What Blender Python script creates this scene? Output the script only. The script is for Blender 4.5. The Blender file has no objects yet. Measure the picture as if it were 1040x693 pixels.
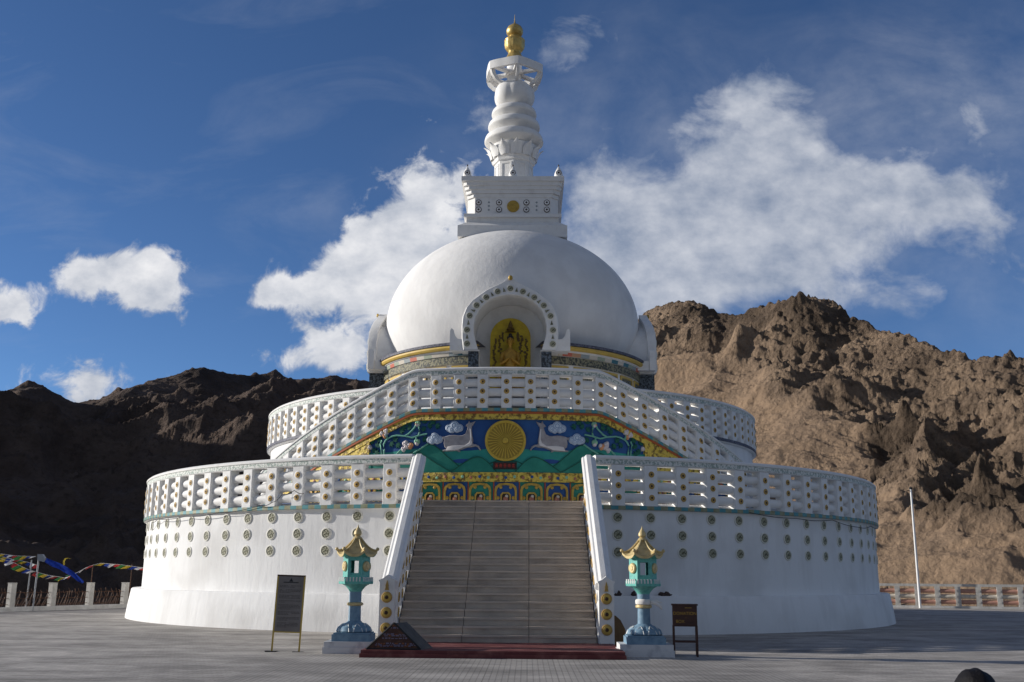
import bpy, bmesh, math, random
import numpy as np
from mathutils import Vector, Matrix
from mathutils.geometry import tessellate_polygon
random.seed(4)
scn = bpy.context.scene
col = scn.collection
PI = math.pi
R_ = math.radians
D = 44.273            # distance from the camera line to the axis of the stupa

# ------------------------------------------------------------------ materials
MATS = {}
def mat(name, c, rough=.7, metal=0., c2=None, scale=3., detail=5., lo=.35, hi=.65, bump=0., bscale=None,
        stretch=(1, 1, 1), spec=.35, c3=None, s3=1.):
    m = bpy.data.materials.new(name); m.use_nodes = True
    nt = m.node_tree; N = nt.nodes; L = nt.links
    b = N['Principled BSDF']
    b.inputs['Base Color'].default_value = (*c, 1); b.inputs['Roughness'].default_value = rough
    b.inputs['Metallic'].default_value = metal; b.inputs['Specular IOR Level'].default_value = spec
    tc = N.new('ShaderNodeTexCoord'); mp = N.new('ShaderNodeMapping'); mp.inputs['Scale'].default_value = stretch
    L.new(tc.outputs['Object'], mp.inputs['Vector'])
    out = None
    if c2 is not None:
        n = N.new('ShaderNodeTexNoise'); n.inputs['Scale'].default_value = scale; n.inputs['Detail'].default_value = detail
        n.inputs['Roughness'].default_value = .6
        L.new(mp.outputs[0], n.inputs['Vector'])
        r = N.new('ShaderNodeMapRange'); r.inputs['From Min'].default_value = lo; r.inputs['From Max'].default_value = hi
        L.new(n.outputs['Fac'], r.inputs['Value'])
        mx = N.new('ShaderNodeMix'); mx.data_type = 'RGBA'
        mx.inputs['A'].default_value = (*c, 1); mx.inputs['B'].default_value = (*c2, 1)
        L.new(r.outputs[0], mx.inputs['Factor']); out = mx.outputs['Result']
        if c3 is not None:
            n2 = N.new('ShaderNodeTexNoise'); n2.inputs['Scale'].default_value = s3; n2.inputs['Detail'].default_value = 6
            L.new(tc.outputs['Object'], n2.inputs['Vector'])
            r2 = N.new('ShaderNodeMapRange'); r2.inputs['From Min'].default_value = .5; r2.inputs['From Max'].default_value = .7
            L.new(n2.outputs['Fac'], r2.inputs['Value'])
            m2 = N.new('ShaderNodeMix'); m2.data_type = 'RGBA'; m2.inputs['B'].default_value = (*c3, 1)
            L.new(out, m2.inputs['A']); L.new(r2.outputs[0], m2.inputs['Factor']); out = m2.outputs['Result']
        L.new(out, b.inputs['Base Color'])
    if bump:
        n = N.new('ShaderNodeTexNoise'); n.inputs['Scale'].default_value = bscale or scale; n.inputs['Detail'].default_value = 6
        n.inputs['Roughness'].default_value = .65
        L.new(mp.outputs[0], n.inputs['Vector'])
        bp = N.new('ShaderNodeBump'); bp.inputs['Strength'].default_value = 1; bp.inputs['Distance'].default_value = bump
        L.new(n.outputs['Fac'], bp.inputs['Height']); L.new(bp.outputs[0], b.inputs['Normal'])
    MATS[name] = m
    return m
white = mat('white_plaster', (.80, .795, .785), .85, c2=(.66, .65, .635), scale=1.5, lo=.48, hi=.80, bump=.014, bscale=5., stretch=(1, 1, .22), c3=(.66, .65, .635), s3=.5)
domew = mat('dome_plaster', (.80, .79, .775), .9, c2=(.68, .67, .66), scale=1.1, lo=.45, hi=.8, bump=.018, bscale=3.2, stretch=(1, 1, .6), c3=(.7, .69, .68), s3=.6)
white2 = mat('white_paint', (.80, .79, .77), .65, c2=(.68, .66, .63), scale=3., lo=.5, hi=.8, bump=.006, bscale=18)
capm = mat('relief_scroll', (.72, .73, .69), .7, c2=(.33, .40, .36), scale=15., detail=2, lo=.47, hi=.56, bump=.02, bscale=9)
tile_b = mat('blue_tile', (.06, .23, .27), .5, c2=(.10, .30, .32), scale=4, bump=.004, bscale=20)
tile_g = mat('ochre_tile', (.30, .33, .22), .5, c2=(.24, .22, .12), scale=6, bump=.004, bscale=20)
gold = mat('gold_paint', (.50, .33, .06), .5, .12, c2=(.34, .21, .035), scale=7, lo=.45, hi=.7, bump=.01, bscale=14, spec=.4)
ochre = mat('ochre_rosette', (.48, .31, .09), .65, c2=(.34, .21, .06), scale=12, lo=.45, hi=.7)
gold_dk = mat('dark_gold_ground', (.36, .25, .04), .6)
goldr = mat('gold_relief', (.74, .54, .08), .5, .1, c2=(.20, .12, .02), scale=8, detail=3, lo=.46, hi=.60, bump=.05, bscale=8, spec=.5)
goldm = mat('gilded_metal', (.62, .45, .16), .42, .55, c2=(.36, .24, .07), scale=4, lo=.45, hi=.8, bump=.01, bscale=9)
yellow = mat('yellow_moulding', (.62, .42, .09), .55, c2=(.48, .33, .08), scale=3, lo=.4, hi=.7)
brownd = mat('dark_brown_paint', (.06, .03, .015), .6)
olive = mat('olive_relief', (.33, .32, .22), .6, c2=(.10, .10, .06), scale=16, detail=2, lo=.47, hi=.55, bump=.02, bscale=16)
olive2 = mat('olive_plain', (.40, .39, .29), .6)
greyrim = mat('cream_rim', (.72, .70, .62), .7)
blue = mat('mural_blue', (.018, .075, .25), .6, c2=(.03, .12, .32), scale=1.2, lo=.4, hi=.7)
teal = mat('mural_teal', (.025, .27, .23), .6, c2=(.045, .36, .30), scale=1.6, lo=.4, hi=.7)
green = mat('mural_green', (.015, .19, .14), .6, c2=(.03, .26, .19), scale=2.2, lo=.4, hi=.7)
green2 = mat('mural_dark_green', (.007, .10, .065), .6, c2=(.012, .11, .07), scale=5)
lake = mat('mural_lake', (.02, .08, .28), .5)
greyd = mat('deer_grey', (.40, .38, .39), .6, c2=(.28, .26, .27), scale=5, bump=.004, bscale=20)
pale = mat('pale_belly', (.72, .68, .66), .6)
cloudw = mat('cloud_white', (.55, .63, .74), .6)
cloudb = mat('cloud_blue', (.20, .32, .50), .6)
vine = mat('vine_green', (.16, .42, .32), .6)
bud_p = mat('peach_bud', (.72, .33, .16), .6)
bud_w = mat('white_bud', (.68, .62, .62), .6)
bud_g = mat('green_bud', (.28, .52, .34), .6)
redo = mat('orange_red_stripe', (.42, .10, .03), .6)
red = mat('red_char', (.45, .05, .03), .6)
rose = mat('rose_blob', (.50, .20, .10), .6, c2=(.30, .13, .12), scale=9)
darkp = mat('dark_plaque', (.035, .02, .015), .5)
bandblue = mat('dark_blue_band', (.05, .055, .085), .6, c2=(.16, .16, .20), scale=14, lo=.45, hi=.6)
tiles_c = [mat('tile_teal', (.05, .16, .20), .5), mat('tile_peach', (.50, .28, .16), .5), mat('tile_cream', (.55, .50, .42), .5),
           mat('tile_grey', (.28, .32, .33), .5), mat('tile_coral', (.52, .14, .09), .5), mat('tile_sage', (.32, .36, .27), .5)]
reliefd = mat('dark_relief', (.26, .24, .15), .6, c2=(.05, .055, .05), scale=11, detail=3, lo=.45, hi=.55, bump=.03, bscale=11)
pillarm = mat('pillar_relief', (.13, .16, .19), .6, c2=(.03, .035, .04), scale=13, detail=2, lo=.45, hi=.55, bump=.03, bscale=13)
step_m = mat('stair_concrete', (.60, .51, .42), .85, c2=(.42, .355, .29), scale=1.6, lo=.35, hi=.7, bump=.008, bscale=30, stretch=(.7, 3, 1), c3=(.55, .48, .41), s3=1.2)
riser_m = mat('stair_riser', (.56, .475, .39), .9, c2=(.34, .285, .235), scale=1.8, lo=.35, hi=.7, bump=.008, bscale=30, stretch=(.7, 3, 1), c3=(.47, .41, .35), s3=1.1)
redstep = mat('red_painted_concrete', (.13, .028, .028), .6, c2=(.26, .10, .085), scale=2.5, lo=.45, hi=.7, bump=.004, bscale=20)
stone = mat('grey_stone', (.42, .42, .41), .8, c2=(.30, .29, .28), scale=6, lo=.4, hi=.7, bump=.01, bscale=25)
plinthm = mat('whitewashed_stone', (.66, .65, .64), .8, c2=(.42, .42, .44), scale=4, lo=.5, hi=.7, bump=.015, bscale=12)
teal_p = mat('teal_paint', (.14, .45, .39), .5, c2=(.07, .28, .26), scale=11, lo=.48, hi=.72, bump=.003, bscale=30)
blue_p = mat('blue_paint', (.19, .30, .39), .55, c2=(.11, .20, .29), scale=8, lo=.45, hi=.7, bump=.003, bscale=30)
white_l = mat('lotus_white', (.62, .64, .62), .5)
goldl = mat('lantern_gold', (.62, .49, .24), .5, .15, c2=(.40, .29, .13), scale=9, lo=.45, hi=.75, bump=.006, bscale=20, spec=.5)
wood = mat('dark_wood', (.07, .028, .018), .5, c2=(.045, .018, .012), scale=5, stretch=(1, 1, 5), bump=.003, bscale=12)
wood2 = mat('brown_board', (.20, .12, .05), .6, c2=(.13, .07, .03), scale=5, stretch=(1, 1, .3))
brass = mat('brass_yellow', (.50, .34, .08), .45, .2)
boardg = mat('grey_notice', (.17, .145, .13), .5, c2=(.21, .185, .17), scale=3, spec=.5)
lightg = mat('faint_text', (.10, .085, .08), .5)
blackm = mat('black_metal', (.02, .02, .022), .5)
yel_t = mat('yellow_lettering', (.45, .27, .04), .5)
metal = mat('grey_metal', (.30, .31, .33), .45, .5)
polew = mat('white_pole', (.78, .78, .78), .4)
concrete = mat('concrete_post', (.56, .54, .50), .85, c2=(.42, .40, .37), scale=4, bump=.008, bscale=14)
concl = mat('pale_concrete', (.62, .61, .59), .85, c2=(.45, .44, .42), scale=2.5, bump=.008, bscale=14)
pinkr = mat('pink_rail', (.50, .27, .20), .8, c2=(.42, .22, .17), scale=5)
creamr = mat('cream_rail', (.66, .60, .50), .8, c2=(.5, .45, .38), scale=5)
rust = mat('rusty_iron', (.14, .065, .035), .7, c2=(.07, .035, .02), scale=12)
sandm = mat('sand', (.34, .26, .18), .95, c2=(.24, .18, .13), scale=6, bump=.02, bscale=18)
FL = [mat('flag_blue', (.04, .09, .42), .8), mat('flag_white', (.72, .70, .68), .8), mat('flag_red', (.50, .04, .04), .8),
      mat('flag_green', (.05, .22, .07), .8), mat('flag_yellow', (.68, .50, .06), .8)]
clothb = mat('blue_cloth', (.02, .07, .50), .75, c2=(.015, .05, .36), scale=4)
clothw = mat('white_cloth', (.75, .72, .68), .8)
hair = mat('black_hair', (.008, .007, .008), .6, bump=.006, bscale=90, stretch=(1, 1, .15), spec=.2)
skin = mat('skin', (.45, .26, .18), .55)
shirt = mat('dark_shirt', (.05, .06, .10), .8)
trous = mat('grey_trousers', (.08, .08, .09), .8)
shoe = mat('dark_cloth_bundle', (.045, .030, .028), .8, c2=(.09, .06, .05), scale=20)

# ------------------------------------------------------------------ mesh helpers
class MB:
    def __init__(s): s.v = []; s.f = []; s.m = []
    def add(s, vs, fs, mi=0, M=None):
        o = len(s.v)
        for p in vs:
            p = Vector(p)
            s.v.append(tuple(M @ p) if M is not None else tuple(p))
        for f in fs: s.f.append([o + i for i in f]); s.m.append(mi)
        return s
    def box(s, x0, x1, y0, y1, z0, z1, mi=0, M=None):
        v = [(x0, y0, z0), (x1, y0, z0), (x1, y1, z0), (x0, y1, z0), (x0, y0, z1), (x1, y0, z1), (x1, y1, z1), (x0, y1, z1)]
        return s.add(v, [(0, 3, 2, 1), (4, 5, 6, 7), (0, 1, 5, 4), (1, 2, 6, 5), (2, 3, 7, 6), (3, 0, 4, 7)], mi, M)
    def lathe(s, prof, n=48, a0=0., a1=2 * PI, mi=0, M=None, rf=None, cap=True, phase=0.):
        """prof: (r,z) from bottom to top (outer surface)"""
        full = abs(a1 - a0 - 2 * PI) < 1e-6
        k = n if full else n + 1
        vs = []
        for r, z in prof:
            for i in range(k):
                a = a0 + (a1 - a0) * i / n + phase
                q = r * (rf(a, z) if rf else 1)
                vs.append((q * math.sin(a), -q * math.cos(a), z))
        fs = []
        for j in range(len(prof) - 1):
            for i in range(n if full else k - 1):
                a = j * k + i; b = j * k + (i + 1) % k
                fs.append((a, b, b + k, a + k))
        if full and cap:
            if prof[0][0] > 1e-4: fs.append(list(range(k))[::-1])
            if prof[-1][0] > 1e-4: fs.append([(len(prof) - 1) * k + i for i in range(k)])
        return s.add(vs, fs, mi, M)
    def prism(s, poly, fn, w0, w1, mi=0, mi_side=None):
        """poly: 2D (a,b) CCW; fn(a,b,w)->xyz"""
        n = len(poly)
        tri = tessellate_polygon([[Vector((p[0], p[1], 0)) for p in poly]])
        vs = [fn(p[0], p[1], w0) for p in poly] + [fn(p[0], p[1], w1) for p in poly]
        fs = [tuple(t) for t in tri] + [tuple(i + n for i in t)[::-1] for t in tri]
        s.add(vs, fs, mi)
        o = len(s.v) - 2 * n
        for i in range(n):
            j = (i + 1) % n
            s.f.append([o + i, o + j, o + j + n, o + i + n]); s.m.append(mi if mi_side is None else mi_side)
        return s
    def sweep(s, sec, us, F, mi=0, closed_sec=True, caps=True, seg_m=None):
        """sec: closed section (off,dz); us: parameters; F(u,off,dz)->xyz"""
        n = len(sec); o = len(s.v)
        for u in us:
            for a, b in sec: s.v.append(tuple(F(u, a, b)))
        for j in range(len(us) - 1):
            for i in range(n):
                i2 = (i + 1) % n
                s.f.append([o + j * n + i, o + j * n + i2, o + (j + 1) * n + i2, o + (j + 1) * n + i])
                s.m.append(seg_m(j, i) if seg_m else mi)
        if caps:
            s.f.append([o + i for i in range(n)][::-1]); s.m.append(mi)
            s.f.append([o + (len(us) - 1) * n + i for i in range(n)]); s.m.append(mi)
        return s
    def tube(s, pts, r, n=8, mi=0):
        pts = [Vector(p) for p in pts]
        if not isinstance(r, (list, tuple)): r = [r] * len(pts)
        rings = []
        up = Vector((0, 0, 1))
        for i, p in enumerate(pts):
            t = (pts[min(i + 1, len(pts) - 1)] - pts[max(i - 1, 0)]).normalized()
            a = t.cross(up)
            if a.length < .05: a = t.cross(Vector((0, 1, 0)))
            a.normalize(); b = t.cross(a)
            rings.append([p + (a * math.cos(2 * PI * k / n) + b * math.sin(2 * PI * k / n)) * r[i] for k in range(n)])
        vs = [q for g in rings for q in g]
        fs = []
        for j in range(len(pts) - 1):
            for k in range(n):
                k2 = (k + 1) % n
                fs.append((j * n + k, j * n + k2, (j + 1) * n + k2, (j + 1) * n + k))
        fs.append(list(range(n))[::-1]); fs.append([(len(pts) - 1) * n + k for k in range(n)])
        return s.add(vs, fs, mi)
    def ball(s, c, r, n=12, mi=0, M=None):
        """r: radius or (rx,ry,rz)"""
        if not isinstance(r, (list, tuple)): r = (r, r, r)
        m = n // 2 + 1
        vs = [(c[0], c[1], c[2] - r[2])]
        for j in range(1, m):
            a = -PI / 2 + PI * j / m
            for i in range(n):
                b = 2 * PI * i / n
                vs.append((c[0] + r[0] * math.cos(a) * math.cos(b), c[1] + r[1] * math.cos(a) * math.sin(b), c[2] + r[2] * math.sin(a)))
        vs.append((c[0], c[1], c[2] + r[2]))
        fs = [(0, 1 + (i + 1) % n, 1 + i) for i in range(n)]
        for j in range(m - 2):
            for i in range(n):
                a = 1 + j * n + i; b = 1 + j * n + (i + 1) % n
                fs.append((a, b, b + n, a + n))
        l = len(vs) - 1
        fs += [(l, 1 + (m - 2) * n + i, 1 + (m - 2) * n + (i + 1) % n) for i in range(n)]
        return s.add(vs, fs, mi, M)

def obj(name, mb, mats, parent=None, loc=(0, 0, 0), rz=0., sharp=38, smooth=True):
    if not isinstance(mats, (list, tuple)): mats = [mats]
    me = bpy.data.meshes.new(name)
    me.from_pydata(mb.v, [], mb.f)
    for m in mats: me.materials.append(m)
    me.polygons.foreach_set('material_index', mb.m)
    me.update()
    bm = bmesh.new(); bm.from_mesh(me)
    bmesh.ops.recalc_face_normals(bm, faces=bm.faces)
    lim = R_(sharp)
    if smooth:
        for f in bm.faces: f.smooth = True
        for e in bm.edges:
            if len(e.link_faces) == 2 and e.calc_face_angle(0) > lim: e.smooth = False
    bm.to_mesh(me); bm.free()
    o = bpy.data.objects.new(name, me); col.objects.link(o)
    o.location = loc; o.rotation_euler = (0, 0, rz)
    if parent: o.parent = parent
    return o
def empty(name, loc=(0, 0, 0), rz=0.):
    o = bpy.data.objects.new(name, None); col.objects.link(o); o.location = loc; o.rotation_euler = (0, 0, rz)
    o.empty_display_size = .3
    return o
def tag(o, label=None, cat=None, group=None, kind=None):
    if label: o['label'] = label
    if cat: o['category'] = cat
    if group: o['group'] = group
    if kind: o['kind'] = kind
    return o
def dup(o, loc=None, rz=None, parent=None):
    c = o.copy(); col.objects.link(c)
    if parent is not None: c.parent = parent
    if loc is not None: c.location = loc
    if rz is not None: c.rotation_euler = (0, 0, rz)
    return c
def dup_tree(o, loc, rz):
    c = dup(o, loc, rz)
    for ch in list(o.children):
        k = dup(ch, parent=c)
        for g in list(ch.children): dup(g, parent=k)
    return c
def lin(a, b, n): return [a + (b - a) * i / (n - 1) for i in range(n)]
def arcF(R, zb=lambda u: 0.):
    return lambda u, off, dz: ((R + off) * math.sin(R_(u)), -(R + off) * math.cos(R_(u)), zb(u) + dz)
def circ(r, n=10, c=(0, 0), ph=0.): return [(c[0] + r * math.cos(2 * PI * i / n + ph), c[1] + r * math.sin(2 * PI * i / n + ph)) for i in range(n)]
def disc(mb, F, u, off0, off1, dz, r, upm, n=14, mi=0, r1=None):
    """raised disc on a wall described by F ; upm = u units per metre"""
    r1 = r1 or r * .85
    o = len(mb.v)
    for rr, of in ((r, off0), (r, off0 + (off1 - off0) * .6), (r1, off1)):
        for i in range(n):
            a = 2 * PI * i / n
            mb.v.append(tuple(F(u + rr * math.cos(a) * upm, of, dz + rr * math.sin(a))))
    mb.v.append(tuple(F(u, off1, dz)))
    for j in (0, 1):
        for i in range(n):
            i2 = (i + 1) % n
            mb.f.append([o + j * n + i, o + j * n + i2, o + (j + 1) * n + i2, o + (j + 1) * n + i]); mb.m.append(mi)
    for i in range(n):
        mb.f.append([o + 2 * n + i, o + 2 * n + (i + 1) % n, o + 3 * n]); mb.m.append(mi)

# ------------------------------------------------------------------ balustrade builder
def balustrade(name, parent, F, u_ranges, posts, upm, H=1.38, both=False, band=True, rails=True, pw=.41):
    """F(u,off,dz); posts: list of u ; returns the part"""
    k = H / 1.38
    root = None
    cap = MB()
    sec = [(-.26, 1.16 * k), (.10, 1.16 * k), (.125, 1.19 * k), (.125, 1.315 * k), (.155, 1.33 * k), (.16, 1.38 * k), (.10, 1.43 * k), (-.20, 1.43 * k), (-.28, 1.39 * k), (-.28, 1.20 * k)]
    for us in u_ranges:
        cap.sweep(sec, us, F, seg_m=lambda j, i: 1 if i in (2,) else 0)
    root = obj(name, cap, [white2, capm], parent)
    if band:
        bd = MB()
        for us in u_ranges:
            bs = [us[0]]
            fine = []
            for a, b in zip(us[:-1], us[1:]):
                nseg = max(1, int(round(abs(b - a) / upm / .21)))
                for q in range(nseg): fine.append(a + (b - a) * q / nseg)
            fine.append(us[-1])
            bd.sweep([(-.22, -.115), (.13, -.115), (.15, -.10), (.15, -.01), (.12, .012), (-.22, .012)], fine, F,
                     seg_m=lambda j, i: (1 if j % 2 and band != 'navy' else 0) if i in (1, 2, 3) else 2)
        obj('tile_band', bd, [bandblue if band == 'navy' else tile_b, tile_g, white2], root)
    if rails:
        for dz in (.24, .575, .91):
            r = MB()
            for us in u_ranges:
                r.sweep(circ(.140, 12, (-.075, dz * k)), us, F)
            obj('rail', r, white2, root, sharp=60)
    for u in posts:
        p = MB(); w = pw / 2 * upm
        # scalloped slab: vertical bar with three swellings behind the rosettes
        prof = []
        for j in range(25):
            dz = 1.16 * k * j / 24
            sw = .955 + .045 * abs(math.cos(PI * (dz / k - .24) / .335)) ** .7
            prof.append((dz, w * sw))
        o = len(p.v)
        for dz, ww in prof:
            for (uu, of) in ((-ww, .125), (-ww * .94, .14), (ww * .94, .14), (ww, .125), (ww, -.20), (ww * .9, -.215), (-ww * .9, -.215), (-ww, -.20)):
                p.v.append(tuple(F(u + uu, of, dz)))
        for j in range(24):
            for i in range(8):
                i2 = (i + 1) % 8
                p.f.append([o + j * 8 + i, o + j * 8 + i2, o + (j + 1) * 8 + i2, o + (j + 1) * 8 + i]); p.m.append(0)
        for dz in (.24, .575, .91):
            disc(p, F, u, .135, .152, dz * k, .125, upm, mi=0)
            disc(p, F, u, .15, .168, dz * k, .09, upm, mi=1)
            disc(p, F, u, .165, .176, dz * k, .034, upm, n=8, mi=2)
            if both:
                disc(p, F, u, -.185, -.205, dz * k, .092, upm, mi=1)
                disc(p, F, u, -.20, -.212, dz * k, .034, upm, n=8, mi=2)
        obj('post', p, [white2, ochre, brownd], root, sharp=50)
    return root

# =================================================================== THE STUPA
S = tag(empty('stupa', (0, D, 0)), 'white domed stupa with gold tipped spire, round terraces and front stairway', 'stupa')
# ---- lower drum
b = MB().lathe([(15.22, -.3), (15.22, .02), (15.16, .5), (15.08, 1.02), (15.04, 1.06), (14.6, 1.06)], 144)
obj('plinth_wall', b, white, S)
b = MB().lathe([(14.72, 1.0), (14.70, 3.40), (14.70, 3.56), (14.5, 3.70), (9.5, 3.70)], 180, cap=False)
drum = obj('drum_wall', b, white, S)
# medallions, three rows
def medal(r=.17, th=.04):
    m = MB()
    m.lathe([(r, 0), (r, th * .8), (r * .9, th), (r * .8, th), (r * .76, th * .7)], 20, cap=False)
    m.lathe([(r * .77, th * .65), (r * .2, th * .8), (0.001, th * .85)], 20, mi=1, cap=False)
    for k in range(6):
        a = k * PI / 3 + .3
        m.ball((r * .48 * math.cos(a), r * .48 * math.sin(a), th * .75), (r * .15, r * .15, th * .35), 6, mi=2)
    M = Matrix.Rotation(PI / 2, 4, 'X')           # local z -> -Y
    m.v = [tuple(M @ Vector(p)) for p in m.v]
    return m
mproto = obj('medallion', medal(), [greyrim, olive, olive2], drum)
first = True
for sg in (-1, 1):
    for k in range(16):
        th = sg * R_(13 + 3.97 * k)
        for z in (3.27, 2.775, 2.28):
            loc = (14.695 * math.sin(th), -14.695 * math.cos(th), z)
            if first: mproto.location = loc; mproto.rotation_euler = (0, 0, th); first = False
            else: dup(mproto, loc, th, drum)
# ---- lower balustrade, open at the stairway
a_open = 10.4
us = lin(a_open, 360 - a_open, 200)
posts = [sg * (13 + 3.97 * k) for sg in (-1, 1) for k in range(20)]
balustrade('lower_balustrade', S, arcF(14.70, lambda u: 3.60), [us], [(-p) if False else (p if p > 0 else 360 + p) for p in posts], 180 / PI / 14.74, H=1.40)

# ---- stairway: 20 steps
st = obj('stair_base', MB().prism([(23.97 - D, -.2), (29.9 - D, -.2), (29.9 - D, 3.52), (29.70 - D, 3.52), (24.0 - D, .04)][::1], lambda a, b_, w: (w, a, b_), -2.27, 2.27), step_m, S, smooth=False)
Y0 = 23.97; run = .289; rise = .18
for i in range(20):
    m = MB()
    y0 = Y0 + i * run - D; z1 = .10 + rise * (i + 1); ye = 30.6 - D if i == 19 else y0 + run + .05
    jx = [-2.28, -.78, .74, 2.28]
    for a, b_ in zip(jx[:-1], jx[1:]):
        e = random.uniform(-.004, .004)
        m.box(a + .006, b_ - .006, y0 - .028 + e, ye, z1 - .045, z1 + e * .5)
        m.box(a + .006, b_ - .006, y0 + e, ye - .01, z1 - rise + .002, z1 - .046, 1)
    obj('step', m, [step_m, riser_m], st, smooth=False)
# stair side balustrades
for sg in (-1, 1):
    zb = lambda u: .10 + .63 * u
    F = lambda u, off, dz, sg=sg: (sg * (2.46 + off), Y0 + u - D, zb(u) + dz)
    us = lin(.04, 5.62, 30)
    cap = MB()
    sec = [(-.17, 1.16), (-.20, 1.20), (-.20, 1.30), (-.16, 1.335), (-.12, 1.34), (-.06, 1.40), (.06, 1.40), (.12, 1.34), (.16, 1.335), (.20, 1.30), (.20, 1.20), (.17, 1.16)]
    cap.sweep(sec, us, F)
    root = obj('stair_balustrade', cap, white2, S, sharp=25)
    cur = MB()
    cur.sweep([(-.16, -.04), (.14, -.04), (.14, .10), (-.16, .10)], us, F)
    # solid cheek down to the ground
    cur.prism([(0, -.2), (5.7, -.2), (5.7, .10 + .63 * 5.7 - .04), (.02, .07)], lambda a, b_, w, sg=sg: (sg * (2.46 + w), Y0 + a - D, b_), -.14, .12)
    obj('cheek_wall', cur, white, root)
    for dz in (.26, .60, .94):
        r = MB(); r.sweep(circ(.125, 10, (-.01, dz)), us, F); obj('rail', r, white2, root, sharp=60)
    for k in range(8):
        u = .62 + k * .66
        p = MB()
        p.box(-.14, .14, -.16, .16, 0, 1)
        o = len(p.v)
        p.v = [tuple(F(u + v[1], v[0], .08 + v[2] * 1.12)) for v in p.v]
        for dz in (.26, .60, .94):
            for of0, s2 in ((-.135, -1), (.135, 1)):
                disc(p, F, u, of0, of0 + s2 * .03, dz, .10, 1., mi=1)
                disc(p, F, u, of0 + s2 * .028, of0 + s2 * .036, dz, .035, 1., n=8, mi=2)
        obj('post', p, [white2, ochre, brownd], root)
    # newel
    n = MB()
    out = [(-.17, -.1), (.17, -.1), (.17, 1.40), (.20, 1.46), (.10, 1.50), (0, 1.58), (-.10, 1.50), (-.20, 1.46), (-.17, 1.40)]
    n.prism(out, lambda a, b_, w, sg=sg: (sg * 2.50 + a, Y0 - .03 - w - D, b_ + .02), -.22, .08)
    FN = lambda u, off, dz, sg=sg: (sg * 2.50 + u, Y0 - .11 - off - D, dz)
    for z in (.42, .76, 1.10):
        disc(n, FN, 0, 0, .03, z, .125, 1., n=18, mi=1, r1=.11)
        disc(n, FN, 0, .025, .04, z, .09, 1., n=18, mi=3, r1=.08)
        disc(n, FN, 0, .03, .05, z, .045, 1., n=10, mi=2)
    n.prism([(-.045, 1.26), (.045, 1.26), (.03, 1.33), (.035, 1.36), (0, 1.48), (-.035, 1.36), (-.03, 1.33)], lambda a, b_, w, FN=FN: FN(a, w, b_), 0, .03, mi=1)
    obj('newel_post', n, [white2, ochre, brownd, yellow], root)

# ---- mural wall and double curved stair flights
TH0 = 15.7; SL = .0845
def ztop(th):          # base line of the upper stair balustrade
    a = abs(th)
    if a < TH0 - 1.2: return 6.92
    if a < TH0 + 1.2: t = a - TH0 + 1.2; return 6.92 - SL * t * t / 4.8
    return 6.92 - SL * (a - TH0)
RM = 11.42
def Wm(s_, z, off): a = s_ / 11.5; return ((RM + off) * math.sin(a), -(RM + off) * math.cos(a), z)
ths = [-54 + i * .9 for i in range(121)]
b = MB()
zlow = 3.70
for th in ths:
    zt = max(ztop(th) - .1, zlow + .01)
    for R, z in ((RM, zlow), (RM, zt), (RM - 1.1, zt), ): b.v.append((R * math.sin(R_(th)), -R * math.cos(R_(th)), z))
for i in range(len(ths) - 1):
    a = i * 3
    b.f += [[a, a + 3, a + 4, a + 1], [a + 1, a + 4, a + 5, a + 2]]; b.m += [0, 1]
mural = obj('mural_wall', b, [blue, white], S, smooth=True)
inner = MB().lathe([(10.2, 3.7), (10.2, 6.46), (10.3, 6.48), (10.35, 6.62)], 144, cap=False)
obj('upper_drum_wall', inner, white, S)
obj('terrace_floor', MB().lathe([(10.3, 6.60), (5.0, 6.62)], 96, cap=False), white, S)
obj('landing_floor', MB().sweep([(-1.4, -.1), (-.02, -.1), (-.02, 0), (-1.4, 0)], lin(-TH0, TH0, 20), arcF(RM, lambda u: 6.92)), step_m, S)
# treads of both flights
for sg in (-1, 1):
    f = MB()
    for k in range(18):
        z1 = 6.92 - .176 * (k + 1); t0 = TH0 + k * .176 / SL
        f.sweep([(-1.2, -.3), (-.03, -.3), (-.03, 0), (-1.2, 0)], [sg * t0, sg * (t0 + .176 / SL)], arcF(RM, lambda u, z1=z1: z1))
    obj('curved_flight', f, step_m, S, smooth=False)
us = [-52 + i * 1.0 for i in range(105)]
balustrade('landing_balustrade', S, arcF(11.38, ztop), [us], [3.91 * k for k in range(-12, 13)], 180 / PI / 11.42, H=1.32, pw=.35)
us = lin(19, 341, 180)
ups = [sg * (21.0 + 4.3 * k) for sg in (-1, 1) for k in range(17)]
balustrade('upper_balustrade', S, arcF(10.22, lambda u: 6.62), [us], [(p if p > 0 else 360 + p) for p in ups], 180 / PI / 10.28, H=1.32, band='navy', pw=.35)

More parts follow.
